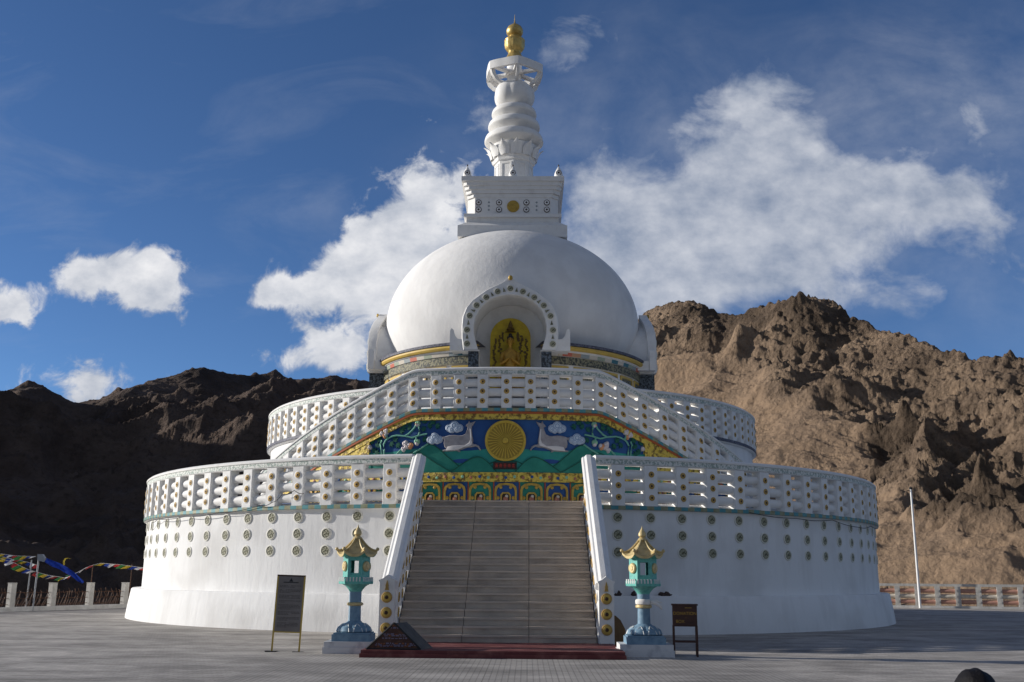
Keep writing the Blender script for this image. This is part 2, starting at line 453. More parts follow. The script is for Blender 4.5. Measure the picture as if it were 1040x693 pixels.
def relief(name, items, parent=mural, mats=None):
    """items: (poly, off0, off1, inset, depth, mat index)"""
    bm = bmesh.new()
    for poly, o0, o1, ins, dep, mi in items:
        vb = [bm.verts.new((p[0], -o0, p[1])) for p in poly]
        vt = [bm.verts.new((p[0], -o1, p[1])) for p in poly]
        n = len(poly)
        for i in range(n):
            j = (i + 1) % n
            f = bm.faces.new((vb[i], vb[j], vt[j], vt[i])); f.material_index = mi
        f = bm.faces.new(vt); f.material_index = mi
        if ins:
            f.normal_update()
            if f.normal.y > 0: f.normal_flip()
            bmesh.ops.inset_individual(bm, faces=[f], thickness=ins, depth=dep)
    bmesh.ops.triangulate(bm, faces=[f for f in bm.faces if len(f.verts) > 4])
    for v in bm.verts: v.co = Wm(v.co.x, v.co.z, -v.co.y)
    bmesh.ops.recalc_face_normals(bm, faces=bm.faces)
    for f in bm.faces: f.smooth = True
    for e in bm.edges:
        if len(e.link_faces) == 2 and e.calc_face_angle(0) > R_(50): e.smooth = False
    me = bpy.data.meshes.new(name); bm.to_mesh(me); bm.free()
    for m in mats: me.materials.append(m)
    o = bpy.data.objects.new(name, me); col.objects.link(o); o.parent = parent
    return o
def strip(mb, ss, zlo, zhi, o0, o1, mi=0):
    o = len(mb.v)
    for s_ in ss:
        a, c = zlo(s_), zhi(s_)
        c = max(c, a + .002)
        mb.v += [Wm(s_, a, o0), Wm(s_, a, o1), Wm(s_, c, o1), Wm(s_, c, o0)]
    for i in range(len(ss) - 1):
        for k in range(4):
            k2 = (k + 1) % 4
            mb.f.append([o + i * 4 + k, o + i * 4 + k2, o + (i + 1) * 4 + k2, o + (i + 1) * 4 + k]); mb.m.append(mi)
zb_s = lambda s_: ztop(math.degrees(s_ / 11.5))
# teal field and hills
def interp(pts):
    xs = [p[0] for p in pts]; zs = [p[1] for p in pts]
    return lambda s_: float(np.interp(abs(s_), xs, zs))
ss = lin(-4.9, 4.9, 99)
m = MB(); tz = lambda s_: min(5.58 + .05 * math.cos(s_ * 2.2), zb_s(s_) - .3)
strip(m, ss, lambda s_: 4.83, tz, 0, .012); obj('teal_field', m, teal, mural)
def smoothprof(pts, n=60):
    xs = lin(pts[0][0], pts[-1][0], n); f = interp(pts) if pts[0][0] >= 0 else None
    return xs
def hill(pts, o1, mt, name='hill_relief', sides=(-1, 1)):
    for sg in sides:
        m = MB()
        xs = np.array([p[0] for p in pts]); zs = np.array([p[1] for p in pts])
        g = np.linspace(xs[0], xs[-1], 50); zz = np.interp(g, xs, zs)
        zz = np.convolve(np.pad(zz, 3, mode='edge'), np.ones(7) / 7, 'valid')
        strip(m, [sg * x for x in g], lambda s_: 4.80, lambda s_: float(np.interp(abs(s_), g, zz)), 0, o1)
        strip(m, [sg * x for x in g], lambda s_: float(np.interp(abs(s_), g, zz)) - .035, lambda s_: float(np.interp(abs(s_), g, zz)), 0, o1 + .012, 1)
        obj(name, m, [mt, green2], mural)
hill([(1.45, 4.95), (1.70, 5.204), (2.07, 5.46), (2.3, 5.75), (2.52, 5.80), (2.73, 5.74), (3.1, 5.40), (3.6, 5.2), (4.4, 5.5), (5.0, 5.3)], .04, green)
hill([(1.75, 4.84), (2.17, 5.08), (2.61, 5.35), (2.95, 5.60), (3.3, 5.45), (4.2, 5.1), (5, 5.2)], .055, green)
hill([(.30, 4.84), (.43, 5.02), (.665, 5.25), (.876, 5.36), (1.11, 5.305), (1.42, 5.12), (1.79, 4.86)], .065, green)
hill([(-.6, 5.1), (-.3, 5.22), (.3, 5.22), (.6, 5.1)], .03, teal, sides=(1,))
for sg in (-1, 1):
    relief('lake_relief', [([(sg * (1.43 + .33 * math.cos(a)), 5.2 + .07 * math.sin(a)) for a in lin(0, 2 * PI, 17)[:-1]], 0, .02, 0, 0, 0)], mats=[lake])
# wheel of the law
mw = MB()
def Wc(cx, cz):
    def f(p):  # p in local: x,z in-plane, y=-depth
        return Wm(cx + p[0], cz + p[2], -p[1])
    return f
def lathe_on_wall(prof, cx, cz, n=32, mi=0, mb=None, sx=1., sz=1.):
    mb = mb or MB(); o = len(mb.v)
    t = MB().lathe(prof, n, cap=False)
    for p in t.v: mb.v.append(Wm(cx + p[0] * sx, cz + p[1] * sz, p[2]))
    for f in t.f: mb.f.append([o + i for i in f]); mb.m.append(mi)
    return mb
lathe_on_wall([(.665, 0), (.665, .10), (.64, .125), (.59, .125), (.57, .09), (.10, .075), (.10, .12), (.06, .14), (.03, .14), (.001, .17)], -.022, 5.852, 48, mb=mw)
for i, f in enumerate(mw.f):
    if all(.09 < math.hypot(math.atan2(mw.v[j][0], -mw.v[j][1]) * 11.5 + .022, mw.v[j][2] - 5.852) < .58 for j in f): mw.m[i] = 1
for k in range(32):
    a = 2 * PI * k / 32
    p = []
    for r, w in ((.12, .010), (.34, .017), (.57, .024)):
        p.append((r, w))
    poly = [(r, w * .8) for r, w in p] + [(r, -w * .8) for r, w in p[::-1]]
    ca, sa = math.cos(a), math.sin(a)
    mw.prism([(x * ca - y * sa, x * sa + y * ca) for x, y in poly], lambda x, y, w: Wm(-.022 + x, 5.852 + y, w), .07, .112)
obj('dharma_wheel', mw, [mat('wheel_gold', (.66, .47, .07), .5, .1, c2=(.52, .35, .05), scale=6), gold_dk], mural)
# deer
deer = [(-1.221, 6.509), (-1.182, 6.44), (-1.103, 6.455), (-1.014, 6.492), (-1.065, 6.402), (-1.096, 6.35), (-1.127, 6.313), (-1.136, 6.219), (-1.118, 6.12), (-1.108, 6.008), (-1.077, 5.88), (-1.085, 5.77), (-1.03, 5.735), (-0.986, 5.74), (-0.881, 5.683), (-0.811, 5.563), (-0.852, 5.526), (-0.917, 5.631), (-1.001, 5.673), (-1.116, 5.642), (-1.274, 5.638), (-1.40, 5.59), (-1.511, 5.552), (-1.494, 5.489), (-1.563, 5.50), (-1.617, 5.532), (-1.85, 5.517), (-2.072, 5.517), (-2.073, 5.559), (-1.945, 5.598), (-2.021, 5.66), (-2.055, 5.784), (-2.035, 5.90), (-2.092, 5.915), (-2.10, 6.0), (-2.04, 5.99), (-1.98, 6.01), (-1.86, 6.04), (-1.707, 6.046), (-1.55, 6.025), (-1.44, 6.030), (-1.34, 6.08), (-1.285, 6.22), (-1.265, 6.30), (-1.334, 6.325), (-1.305, 6.385), (-1.256, 6.42)]
belly = [(-1.914, 5.661), (-1.78, 5.69), (-1.647, 5.70), (-1.354, 5.69), (-1.20, 5.789), (-1.145, 5.94), (-1.10, 5.80), (-1.13, 5.70), (-1.25, 5.665), (-1.354, 5.654), (-1.564, 5.563), (-1.965, 5.536)]
neck = [(-1.16, 5.80), (-1.12, 5.82), (-1.115, 5.98), (-1.15, 6.24), (-1.185, 6.24), (-1.165, 6.02)]
for sg in (-1, 1):
    f = (lambda P: P) if sg < 0 else (lambda P: [(-.044 - x, z) for x, z in P][::-1])
    o = relief('deer_relief', [(f(deer), 0, .06, .022, .035, 0), (f(belly), .08, .105, .012, .006, 1), (f(neck), .08, .104, .008, .004, 1)], mats=[greyd, pale])
# clouds
for (cx, cz, w, h) in ((-1.712, 6.32, .50, .34), (-2.37, 5.95, .47, .36)):
    for sg in (1, -1):
        x = cx if sg > 0 else -.044 - cx
        m = MB()
        for q, (dx, dz, r) in enumerate(((-.17, -.04, .13), (.17, -.04, .13), (0, .04, .155), (-.08, -.10, .11), (.09, -.10, .10))):
            k = w / .5
            e = .006 * q
            lathe_on_wall([(r * k, 0), (r * k, .04 + e), (r * k * .86, .055 + e)], x + dx * k, cz + dz * k, 16, 0, m)
            lathe_on_wall([(r * k * .86, .05 + e), (r * k * .74, .052 + e)], x + dx * k, cz + dz * k, 16, 1, m)
            lathe_on_wall([(r * k * .74, .052 + e), (r * k * .68, .062 + e), (r * k * .5, .062 + e)], x + dx * k, cz + dz * k, 16, 0, m)
            lathe_on_wall([(r * k * .5, .058 + e), (r * k * .34, .058 + e)], x + dx * k, cz + dz * k, 16, 1, m)
            lathe_on_wall([(r * k * .34, .06 + e), (.001, .066 + e)], x + dx * k, cz + dz * k, 16, 0, m)
        obj('cloud_relief', m, [cloudw, cloudb], mural, sharp=60)
# flowering vines
V = [[(-4.128, 5.40), (-4.15, 5.6), (-4.171, 5.799), (-4.10, 5.93), (-4.02, 5.991), (-3.86, 6.06), (-3.71, 6.085), (-3.402, 6.053), (-3.158, 5.989), (-3.0, 6.03), (-2.862, 6.065), (-2.627, 6.10)],
     [(-4.22, 5.40), (-4.24, 5.6), (-4.299, 5.805), (-4.241, 5.944)], [(-3.402, 6.054), (-3.27, 6.12), (-3.165, 6.214), (-3.07, 6.31), (-3.021, 6.407)],
     [(-2.921, 6.056), (-2.885, 6.16), (-2.90, 6.28), (-2.943, 6.404)], [(-3.082, 5.483), (-2.85, 5.61), (-2.589, 5.778)], [(-3.689, 5.45), (-3.56, 5.58), (-3.449, 5.65)], [(-4.02, 5.97), (-4.08, 6.12), (-4.09, 6.2)], [(-3.0, 6.0), (-2.99, 5.95), (-2.975, 5.87)]]
LV = [(-4.75, 5.92, 30), (-4.6, 5.85, 120), (-4.45, 5.72, 60), (-4.62, 5.60, 10), (-4.35, 5.9, 100), (-3.82, 5.90, 45), (-3.72, 5.80, -30), (-3.85, 6.33, 15), (-3.7, 6.42, 60), (-3.53, 6.36, -20), (-3.45, 6.46, 30), (-3.30, 6.42, 80), (-3.62, 6.22, 10), (-2.62, 6.34, 20), (-2.48, 6.42, 60), (-2.35, 6.38, -20), (-2.70, 6.22, 140), (-4.4, 6.02, 60), (-3.95, 5.86, -40), (-2.78, 5.97, -30), (-2.72, 6.45, 100), (-4.5, 5.5, 30), (-4.8, 5.55, 140), (-3.2, 6.3, 150)]
BD = [(-3.209, 5.73, .085, 0), (-3.385, 5.80, .085, 1), (-3.33, 5.70, .07, 1), (-4.092, 6.24, .085, 1), (-4.249, 6.16, .075, 1), (-2.975, 5.84, .085, 2), (-2.962, 6.45, .075, 2), (-3.44, 5.62, .07, 1), (-4.14, 6.09, .07, 0), (-3.00, 6.42, .045, 0), (-4.7, 5.72, .06, 1)]
for sg in (1, -1):
    m = MB(); mx = lambda x: x if sg > 0 else -.044 - x
    for v in V: m.tube([Wm(mx(x), z, .055) for x, z in v], .030, 7, 0)
    for x, z, a in LV:
        for da in (-45, -15, 15, 45):
            L_ = .20 if abs(da) < 20 else .15
            ca, sa = math.cos(R_(a + da)), math.sin(R_(a + da))
            P = [(0, 0), (L_ * .5, -.03), (L_, 0), (L_ * .5, .03)]
            m.prism([(mx(x + px * ca - py * sa), z + px * sa + py * ca) for px, py in P], lambda p, q, w: Wm(p, q, w), .0, .045 + .004 * (da > 0), 1)
    for x, z, r, c in BD:
        for k in range(3):
            a = k * 2.1 + x * 9
            lathe_on_wall([(r, 0), (r, .05), (r * .7, .10), (.001, .125 + .004 * k)], mx(x) + r * .45 * math.cos(a), z + r * .45 * math.sin(a), 10, 2 + (c if k else 1), m, .8, 1.)
    obj('flower_vine_relief', m, [vine, green2, bud_p, bud_w, bud_g], mural, sharp=60)
# plaque with its row of red characters
m = MB(); m.prism([(-.404, 4.93), (.347, 4.93), (.347, 5.15), (-.404, 5.15)], lambda a, b_, w: Wm(a, b_, w), 0, .13)
for k in range(5):
    cx = -.03 + (k - 2) * .135
    rnd = random.Random(k)
    for (x0, x1, z0, z1) in ((-.045, .045, .035, .05), (-.05, .05, -.01, .006), (-.008, .008, -.055, .06), (-.04, -.025, -.05, -.02), (.025, .04, -.055, -.02)):
        j = rnd.uniform(-.01, .01)
        m.prism([(cx + x0, 5.04 + z0 + j), (cx + x1, 5.04 + z0 + j), (cx + x1, 5.04 + z1 + j), (cx + x0, 5.04 + z1 + j)], lambda a, b_, w: Wm(a, b_, w), .12, .136 + .001 * k, 1)
obj('inscription_plaque', m, [darkp, red], mural, smooth=False)
# gold borders
def border(d0, d1, o1, mi, m, lo=3.72):
    ss = lin(-9.6, 9.6, 220)
    strip(m, ss, lambda s_: max(zb_s(s_) - d1, lo), lambda s_: max(zb_s(s_) - d0, lo + .002), 0, o1, mi)
m = MB(); border(.12, .19, .11, 1, m); border(.19, .37, .085, 0, m)
obj('gold_border', m, [goldr, redo], mural)
for sg in (-1, 1):
    m = MB()
    xs = lin(4.78, 9.4, 60)
    def lowz(s_):
        return 4.82
    strip(m, [sg * x for x in xs], lambda s_: 4.80, lambda s_: max(zb_s(s_) - .36, 4.81), 0, .07)
    strip(m, [sg * x for x in lin(4.70, 4.80, 5)], lambda s_: 4.80, lambda s_: zb_s(s_) - .36, 0, .10, 0)
    obj('gold_corner_relief', m, goldr, mural)
m = MB(); strip(m, lin(-7.6, 7.6, 120), lambda s_: 4.53, lambda s_: min(4.83, max(zb_s(s_) - .2, 4.54)), 0, .09)
for k in range(-26, 27):
    x = k * .28
    lathe_on_wall([(.05, .08), (.05, .11), (.001, .125)], x, 4.66 + .03 * (k % 2), 8, 1 + (k % 3), m)
obj('gold_band', m, [goldr, blue, bud_g, rose], mural)
# row of arched panels
def panel(cx, alt):
    m = MB(); P = lambda a, b_, w: Wm(cx + a, b_, w)
    m.prism([(-.405, 3.72), (.405, 3.72), (.405, 4.53), (-.405, 4.53)], P, 0, .02, 0)
    outer = [(-.36, 3.72), (-.36, 4.27), (-.33, 4.38), (-.22, 4.47), (0, 4.50), (.22, 4.47), (.33, 4.38), (.36, 4.27), (.36, 3.72)]
    innr = [(-.29, 3.72), (-.29, 4.24), (-.26, 4.33), (-.18, 4.40), (0, 4.43), (.18, 4.40), (.26, 4.33), (.29, 4.24), (.29, 3.72)]
    for i in range(len(outer) - 1):
        m.prism([outer[i], outer[i + 1], innr[i + 1], innr[i]], P, 0, .075, 1)
    for x in (-.16, .16): lathe_on_wall([(.055, 0), (.055, .06), (.001, .08)], cx + x, 4.36, 10, 1, m)
    for x, z in ((-.25, 4.02), (.25, 4.02), (-.24, 3.86), (.24, 3.86)): lathe_on_wall([(.06, 0), (.06, .05), (.001, .07)], cx + x, z, 10, 1, m)
    bo = [(-.17, 3.72), (-.17, 4.12), (-.10, 4.20), (.10, 4.20), (.17, 4.12), (.17, 3.72)]
    bi = [(-.12, 3.72), (-.12, 4.09), (-.08, 4.15), (.08, 4.15), (.12, 4.09), (.12, 3.72)]
    for i in range(5): m.prism([bo[i], bo[i + 1], bi[i + 1], bi[i]], P, 0, .07, 1)
    m.prism(bi, P, 0, .03, 2)
    lathe_on_wall([(.09, .03), (.07, .065), (.001, .08)], cx, 3.98, 10, 4, m)
    lathe_on_wall([(.06, .03), (.05, .06), (.001, .07)], cx + .03, 4.07, 8, 5, m)
    m.prism([(-.405, 3.72), (-.37, 3.72), (-.37, 4.53), (-.405, 4.53)], P, 0, .035, 3)
    obj('arched_panel', m, [green if alt else blue, gold, darkp, redo, rose, tiles_c[2]], mural)
for k in range(-9, 10):
    if ztop(math.degrees(k * .828 / 11.5)) > 4.75: panel(k * .828, k % 2)

# ---- ring under the dome
P = [(4.7, 6.6), (5.55, 6.6), (5.55, 9.0), (5.6, 9.02), (5.6, 9.62), (5.66, 9.66), (5.66, 9.96), (5.72, 10.0), (5.78, 10.14), (5.84, 10.16), (5.84, 10.20)]
m = MB()
for q in range(4): m.lathe(P, 30, a0=R_(90 * q + 12.3), a1=R_(90 * q + 77.7), cap=False)
rg = obj('dome_ring', m, white, S)
rnd = random.Random(3)
for q in range(4):
    def rq(P): return MB().lathe(P, 30, a0=R_(90 * q + 12.3), a1=R_(90 * q + 77.7), cap=False)
    obj('yellow_moulding', rq([(5.80, 10.18), (5.92, 10.20), (5.97, 10.27), (5.96, 10.34), (5.90, 10.36), (5.5, 10.37)]), yellow, rg)
    obj('blue_band', rq([(5.90, 10.362), (5.99, 10.365), (6.0, 10.46), (5.96, 10.48), (4.6, 10.50)]), bandblue, rg)
    obj('relief_band', rq([(5.66, 9.655), (5.70, 9.66), (5.70, 9.965), (5.66, 9.97)]), reliefd, rg)
    m = MB()
    for k in range(16):
        u0 = 90 * q + 12.8 + k * 4.03
        m.sweep([(-.02, 9.985), (.045, 9.985), (.075, 10.125), (-.02, 10.125)], lin(u0, u0 + 4.028, 3), arcF(5.70), rnd.choice((0, 0, 1, 2, 3, 3, 5, 5, 4, 2)))
    obj('tile_frieze', m, tiles_c, rg)
def gpanel():
    m = MB(); F = arcF(5.60)
    u1 = 5.4
    for (a, b_, z0, z1) in ((-u1, u1, 9.50, 9.60), (-u1, u1, 8.95, 9.03), (-u1, -u1 + .7, 9.03, 9.50), (u1 - .7, u1, 9.03, 9.50)):
        m.sweep([(0, z0), (.06, z0), (.06, z1), (0, z1)], lin(a, b_, 5), F, 0)
    m.sweep([(0, 9.03), (.02, 9.03), (.02, 9.50), (0, 9.50)], lin(-u1 + .7, u1 - .7, 5), F, 1)
    m.v = [v for v in m.v]
    return m
gp = obj('framed_panel', gpanel(), [yellow, reliefd], rg)
gp.rotation_euler = (0, 0, R_(18.5))
for q in range(4):
    for k in range(5):
        if q or k: dup(gp, (0, 0, 0), R_(90 * q + 18.5 + 13.2 * k), rg)

# ---- dome
def dr(z):
    return 5.60 * math.sqrt(max(0, 1 - ((z - 12.3) / 4.30) ** 2))
prof = [(4.9, 10.30), (dr(10.42), 10.42)]
for i in range(1, 74):
    a = -25.5 + (86 + 25.5) * i / 73
    z = 12.3 + 4.30 * math.sin(R_(a)); prof.append((5.60 * math.cos(R_(a)), z))
m = MB().lathe(prof, 288, cap=False)
NO = [(-1.55, 10.0), (-1.62, 11.2), (-1.45, 11.7), (-.9, 12.22), (-.3, 12.42), (0, 12.45)]
def inhole(p):
    x, y, z = p
    for cs, sn in ((1, 0), (0, 1), (-1, 0), (0, -1)):
        X = x * cs + y * sn; Y = -x * sn + y * cs
        if Y < 0 and abs(X) < 1.66 and z < 12.5:
            zt = float(np.interp(abs(X), [0, .3, .9, 1.45, 1.6, 1.62], [12.42, 12.38, 12.18, 11.68, 11.2, 9.9]))
            if z < zt: return True
    return False
keep = []
for f, mi in zip(m.f, m.m):
    c = [sum(m.v[i][k] for i in f) / len(f) for k in range(3)]
    if not inhole(c): keep.append(f)
m.f = keep; m.m = [0] * len(keep)
obj('dome', m, domew, S, sharp=60)

# ---- four arched niches
NOUT = [(-1.80, 10.04), (-1.86, 10.5), (-1.87, 11.0), (-1.84, 11.35), (-1.70, 11.72), (-1.48, 12.0), (-1.2, 12.25), (-.95, 12.44), (-.6, 12.62), (-.3, 12.78), (-.1, 12.93), (0, 13.02)]
NIN = [(-1.22, 10.04), (-1.32, 10.4), (-1.39, 10.7), (-1.40, 11.0), (-1.35, 11.3), (-1.22, 11.6), (-1.03, 11.84), (-.82, 12.02), (-.6, 12.13), (-.35, 12.2), (-.12, 12.24), (0, 12.25)]
def mir(P): return P + [(-x, z) for x, z in P[:-1][::-1]]
def niche_mesh():
    m = MB(); O = mir(NOUT); I = mir(NIN); n = len(O)
    lean = lambda z: max(0, (z - 11.6)) ** 1.5 * .09
    def Q(p, y): return (p[0], -y + lean(p[1]), p[1])
    loops = [(O, 6.05), (O, 6.36), ([(x * .985, z - .02 * (z > 12)) for x, z in O], 6.42), ([(x * 1.02, z + .015 * (z > 12)) for x, z in I], 6.42), (I, 6.38), (I, 6.02), ([(x * 1.02, z + .01) for x, z in I], 6.0), ([(x * .98, z - .01) for x, z in I], 4.75)]
    for P, y in loops: m.v += [Q(p, y) for p in P]
    for j in range(len(loops) - 1):
        for i in range(n - 1):
            m.f.append([j * n + i, j * n + i + 1, (j + 1) * n + i + 1, (j + 1) * n + i]); m.m.append(0)
    # body behind plate, into the dome
    o = len(m.v)
    B = [(x * .94, z - .38 if z > 11.8 else z - .0) for x, z in O]
    B = [(x * .94, 10.04 + (z - 10.04) * .88) for x, z in O]
    for P, y in ((O, 6.05), (B, 6.05), (B, 4.6)): m.v += [Q(p, y) for p in P]
    for j in range(2):
        for i in range(n - 1):
            m.f.append([o + j * n + i, o + j * n + i + 1, o + (j + 1) * n + i + 1, o + (j + 1) * n + i]); m.m.append(0)
    # back wall and lower recess walls
    m.box(-1.45, 1.45, -4.78, -4.7, 8.6, 12.3)
    for s_ in (-1, 1):
        m.box(min(s_ * 1.20, s_ * 1.24), max(s_ * 1.20, s_ * 1.24), -6.0, -4.75, 8.6, 10.05)
        P = [(1.78, 10.04), (2.32, 10.04), (2.32, 10.82), (2.26, 10.92), (2.18, 10.84), (2.12, 10.62), (2.02, 10.5), (1.84, 10.48)]
        m.prism([(s_ * x, z) for x, z in P], lambda a, b_, w: (a, -w, b_), 6.06, 6.30)
        m.prism([(s_ * x, z) for x, z in ((1.75, 10.05), (2.25, 10.05), (2.2, 10.46), (1.75, 10.4))], lambda a, b_, w: (a, -w, b_), 5.2, 6.055)
    return m
def pillar(s_):
    m = MB()
    a, b_ = sorted((s_ * 1.21, s_ * 1.60)); m.box(a, b_, -6.34, -5.3, 6.62, 10.02, 0)
    a, b_ = sorted((s_ * 1.17, s_ * 1.86)); m.box(a, b_, -6.37, -5.2, 10.0, 10.038, 1)
    return m
RP = [(-1.645, 10.27), (-1.655, 10.82), (-1.56, 11.38), (-1.30, 11.80), (-.93, 12.13), (-.49, 12.37), (0, 12.50)]
RP = RP + [(-x, z) for x, z in RP[:-1][::-1]]
for q, ang in enumerate((0, 90, -90, 180)):
    nb = obj('niche', niche_mesh(), white2, S, loc=(-.25 * math.sin(R_(ang)), .25 * math.cos(R_(ang)), 0), rz=R_(ang), sharp=35)
    obj('niche_pillar', pillar(-1), [pillarm, white2], nb); obj('niche_pillar', pillar(1), [pillarm, white2], nb)
    if ang == 180: continue
    for (x, z) in RP:
        mm = medal(.145, .04)
        ly = max(0, (z - 11.6)) ** 1.5 * .09
        obj('rosette', mm, [greyrim, olive, olive2], nb, loc=(x, -6.42 + ly, z))
    for (x0, z0), (x1, z1) in zip(RP[:-1], RP[1:]):
        m = MB()
        x, z = (x0 + x1) / 2, (z0 + z1) / 2
        nx, nz = x, z - 11.0; l = math.hypot(nx, nz); nx /= l; nz /= l
        if z < 11.3: nx, nz = 0, 1
        tx, tz = -nz, nx
        ly = max(0, (z - 11.6)) ** 1.5 * .09
        m.prism([(x + nx * .11, z + nz * .11), (x - nx * .07 + tx * .055, z - nz * .07 + tz * .055), (x - nx * .07 - tx * .055, z - nz * .07 - tz * .055)], lambda a, b_, w, ly=ly: (a, -w + ly, b_), 6.41, 6.445)
        obj('pendant', m, olive, nb)
    obj('arch_finial', MB().ball((0, -6.32, 12.95), (.09, .06, .10), 10), gold, nb)

# ---- harmika (square block on the dome)
hm = MB()
def sq(m, h, z0, z1, ch=0., mi=0, h1=None, bot=True):
    h1 = h1 or h
    def ring(hh, z):
        c = ch
        if c: return [(hh - c, -hh, z), (hh, -hh + c, z), (hh, hh - c, z), (hh - c, hh, z), (-hh + c, hh, z), (-hh, hh - c, z), (-hh, -hh + c, z), (-hh + c, -hh, z)]
        return [(hh, -hh, z), (hh, hh, z), (-hh, hh, z), (-hh, -hh, z)]
    a = ring(h, z0); b_ = ring(h1, z1); n = len(a)
    m.add(a + b_, [tuple(range(n))[::-1], tuple(n + i for i in range(n))] + [(i, (i + 1) % n, n + (i + 1) % n, n + i) for i in range(n)], mi)
sq(hm, 2.38, 15.9, 16.42); sq(hm, 2.36, 16.421, 16.66, h1=2.05)
sq(hm, 2.02, 16.661, 16.89); sq(hm, 2.14, 16.891, 17.04)
sq(hm, 2.00, 17.041, 18.05, ch=.34)
for i in range(4): sq(hm, 2.03 + .05 * i, 17.84 + i * .17, 18.0 + i * .17 + .01 * i, ch=.30 - .05 * i)
sq(hm, 2.26, 18.53, 18.74)
har = obj('harmika', hm, white2, S, smooth=False)
FH = lambda u, off, dz: (u, -2.0 - off, dz)
for x in (-1.50, -.60, .60, 1.50):
    for z in (17.60, 17.27):
        m = MB(); disc(m, FH, x, 0, .03, z, .135, 1., mi=1, r1=.13); disc(m, FH, x, .028, .034, z, .105, 1., mi=0, r1=.10); disc(m, FH, x, .033, .045, z, .045, 1., mi=1)
        obj('rosette', m, [white2, darkp], har)
for x in (-1.05, 1.05):
    for z in (17.61, 17.44, 17.26):
        m = MB(); disc(m, FH, x, 0, .02, z, .05, 1., n=4, mi=0); obj('small_cross', m, tiles_c[3], har)
m = MB(); disc(m, FH, .02, 0, .06, 17.42, .27, 1., n=32, mi=0, r1=.22); disc(m, FH, .02, .05, .08, 17.42, .15, 1., n=24, mi=0, r1=.1)
obj('sun_disc', m, gold, har)
for (x, y) in ((-2.02, -2.02), (0, -2.02), (2.02, -2.02), (-2.02, 2.02), (2.02, 2.02), (-2.02, 0), (2.02, 0)):
    m = MB()
    m.lathe([(.19, 18.74), (.20, 18.80), (.17, 18.98), (.11, 19.12), (.05, 19.22), (.03, 19.26), (.001, 19.30)], 12, M=Matrix.Translation((x, y, 0)))
    m.ball((x, y, 19.34), (.035, .035, .05), 6, 1)
    FO = lambda u, off, dz, x=x, y=y: (x + u, y - .16 - off, dz)
    disc(m, FO, 0, -.05, .02, 18.93, .125, 1., mi=1, r1=.12); disc(m, FO, 0, .015, .026, 18.93, .095, 1., mi=0, r1=.09); disc(m, FO, 0, .02, .035, 18.93, .045, 1., mi=1)
    obj('corner_ornament', m, [white2, darkp], har)

# ---- spire
sp = obj('spire_pedestal', MB().lathe([(.98, 18.74), (.98, 18.86), (.90, 18.90), (.90, 20.14), (.98, 20.18), (1.0, 20.28), (1.04, 20.36)], 8, phase=0), white2, S, smooth=False)
for k in range(8):
    a = (k + .5) * PI / 4
    M = Matrix.Rotation(a, 4, 'Z')
    rr = .90 * math.cos(PI / 8); m = MB()
    for (x0, x1, z0, z1) in ((-.26, .26, 19.98, 20.04), (-.26, .26, 19.0, 19.06), (-.26, -.20, 19.06, 19.98), (.20, .26, 19.06, 19.98)):
        m.box(x0, x1, -rr - .03, -rr + .05, z0, z1, 0, M)
    obj('panel_frame', m, white2, sp, smooth=False)
m = MB().lathe([(1.0, 20.36), (1.04, 20.5), (1.12, 20.75), (1.12, 20.98)], 32)
for k in range(12):
    a = 2 * PI * k / 12 + .12
    M = Matrix.Rotation(a, 4, 'Z')
    vs = []
    G = 9
    for i in range(G):
        t = i / (G - 1)
        w = .28 * math.sin(PI * min(.999, .22 + .62 * t)) ** .8 * (1 - .8 * max(0, t - .6) / .4)
        rr = 1.02 + .17 * t ** 1.1 + .17 * t ** 4; z = 20.36 + .62 * t
        for x in (-1, -.5, 0, .5, 1): vs.append((x * w, -(rr + .06 * (1 - x * x)), z))
    fs = [(i * 5 + j, i * 5 + j + 1, (i + 1) * 5 + j + 1, (i + 1) * 5 + j) for i in range(G - 1) for j in range(4)]
    m.add(vs, fs, 0, M)
obj('lotus_base', m, white2, sp, sharp=60)
for (z0, zr, z1, ri, r0, r1) in ((20.95, 21.30, 21.66, 1.02, 1.37, 1.06), (21.64, 22.02, 22.34, .96, 1.21, .92), (22.32, 22.68, 23.0, .86, 1.05, .72)):
    P = [(ri - .05, z0), (ri, z0 + .02), (r0 - .05, zr - .07), (r0, zr - .03), (r0 + .005, zr + .02)]
    for i in range(1, 9):
        t = i / 8; P.append((r1 + (r0 - r1) * math.cos(t * PI / 2) ** .8, zr + .02 + (z1 - zr - .02) * math.sin(t * PI / 2)))
    P.append((.6, z1 + .01))
    obj('spire_ring', MB().lathe(P, 56, cap=False), white2, sp, sharp=50)
core = MB().lathe([(.95, 20.9), (.95, 21.2), (.9, 21.7), (.88, 22.3), (.7, 22.9), (.6, 23.0)], 32)
obj('spire_core', core, white2, sp)
P = []
for i in range(15):
    a = -PI / 2 + PI * i / 14 * .93; P.append((.50 + .47 * math.cos(a) if i else .5, 23.66 + .60 * math.sin(a)))
P += [(.40, 24.30), (.36, 24.4), (.33, 24.6), (.36, 25.2), (.34, 25.6)]
obj('lobed_bulb', MB().lathe(P, 72, rf=lambda a, z: 1 - (.10 * (1 - abs(math.sin(a * 2.5 + .55)) ** .5) if z < 24.28 else 0), cap=True), white2, sp, sharp=70)
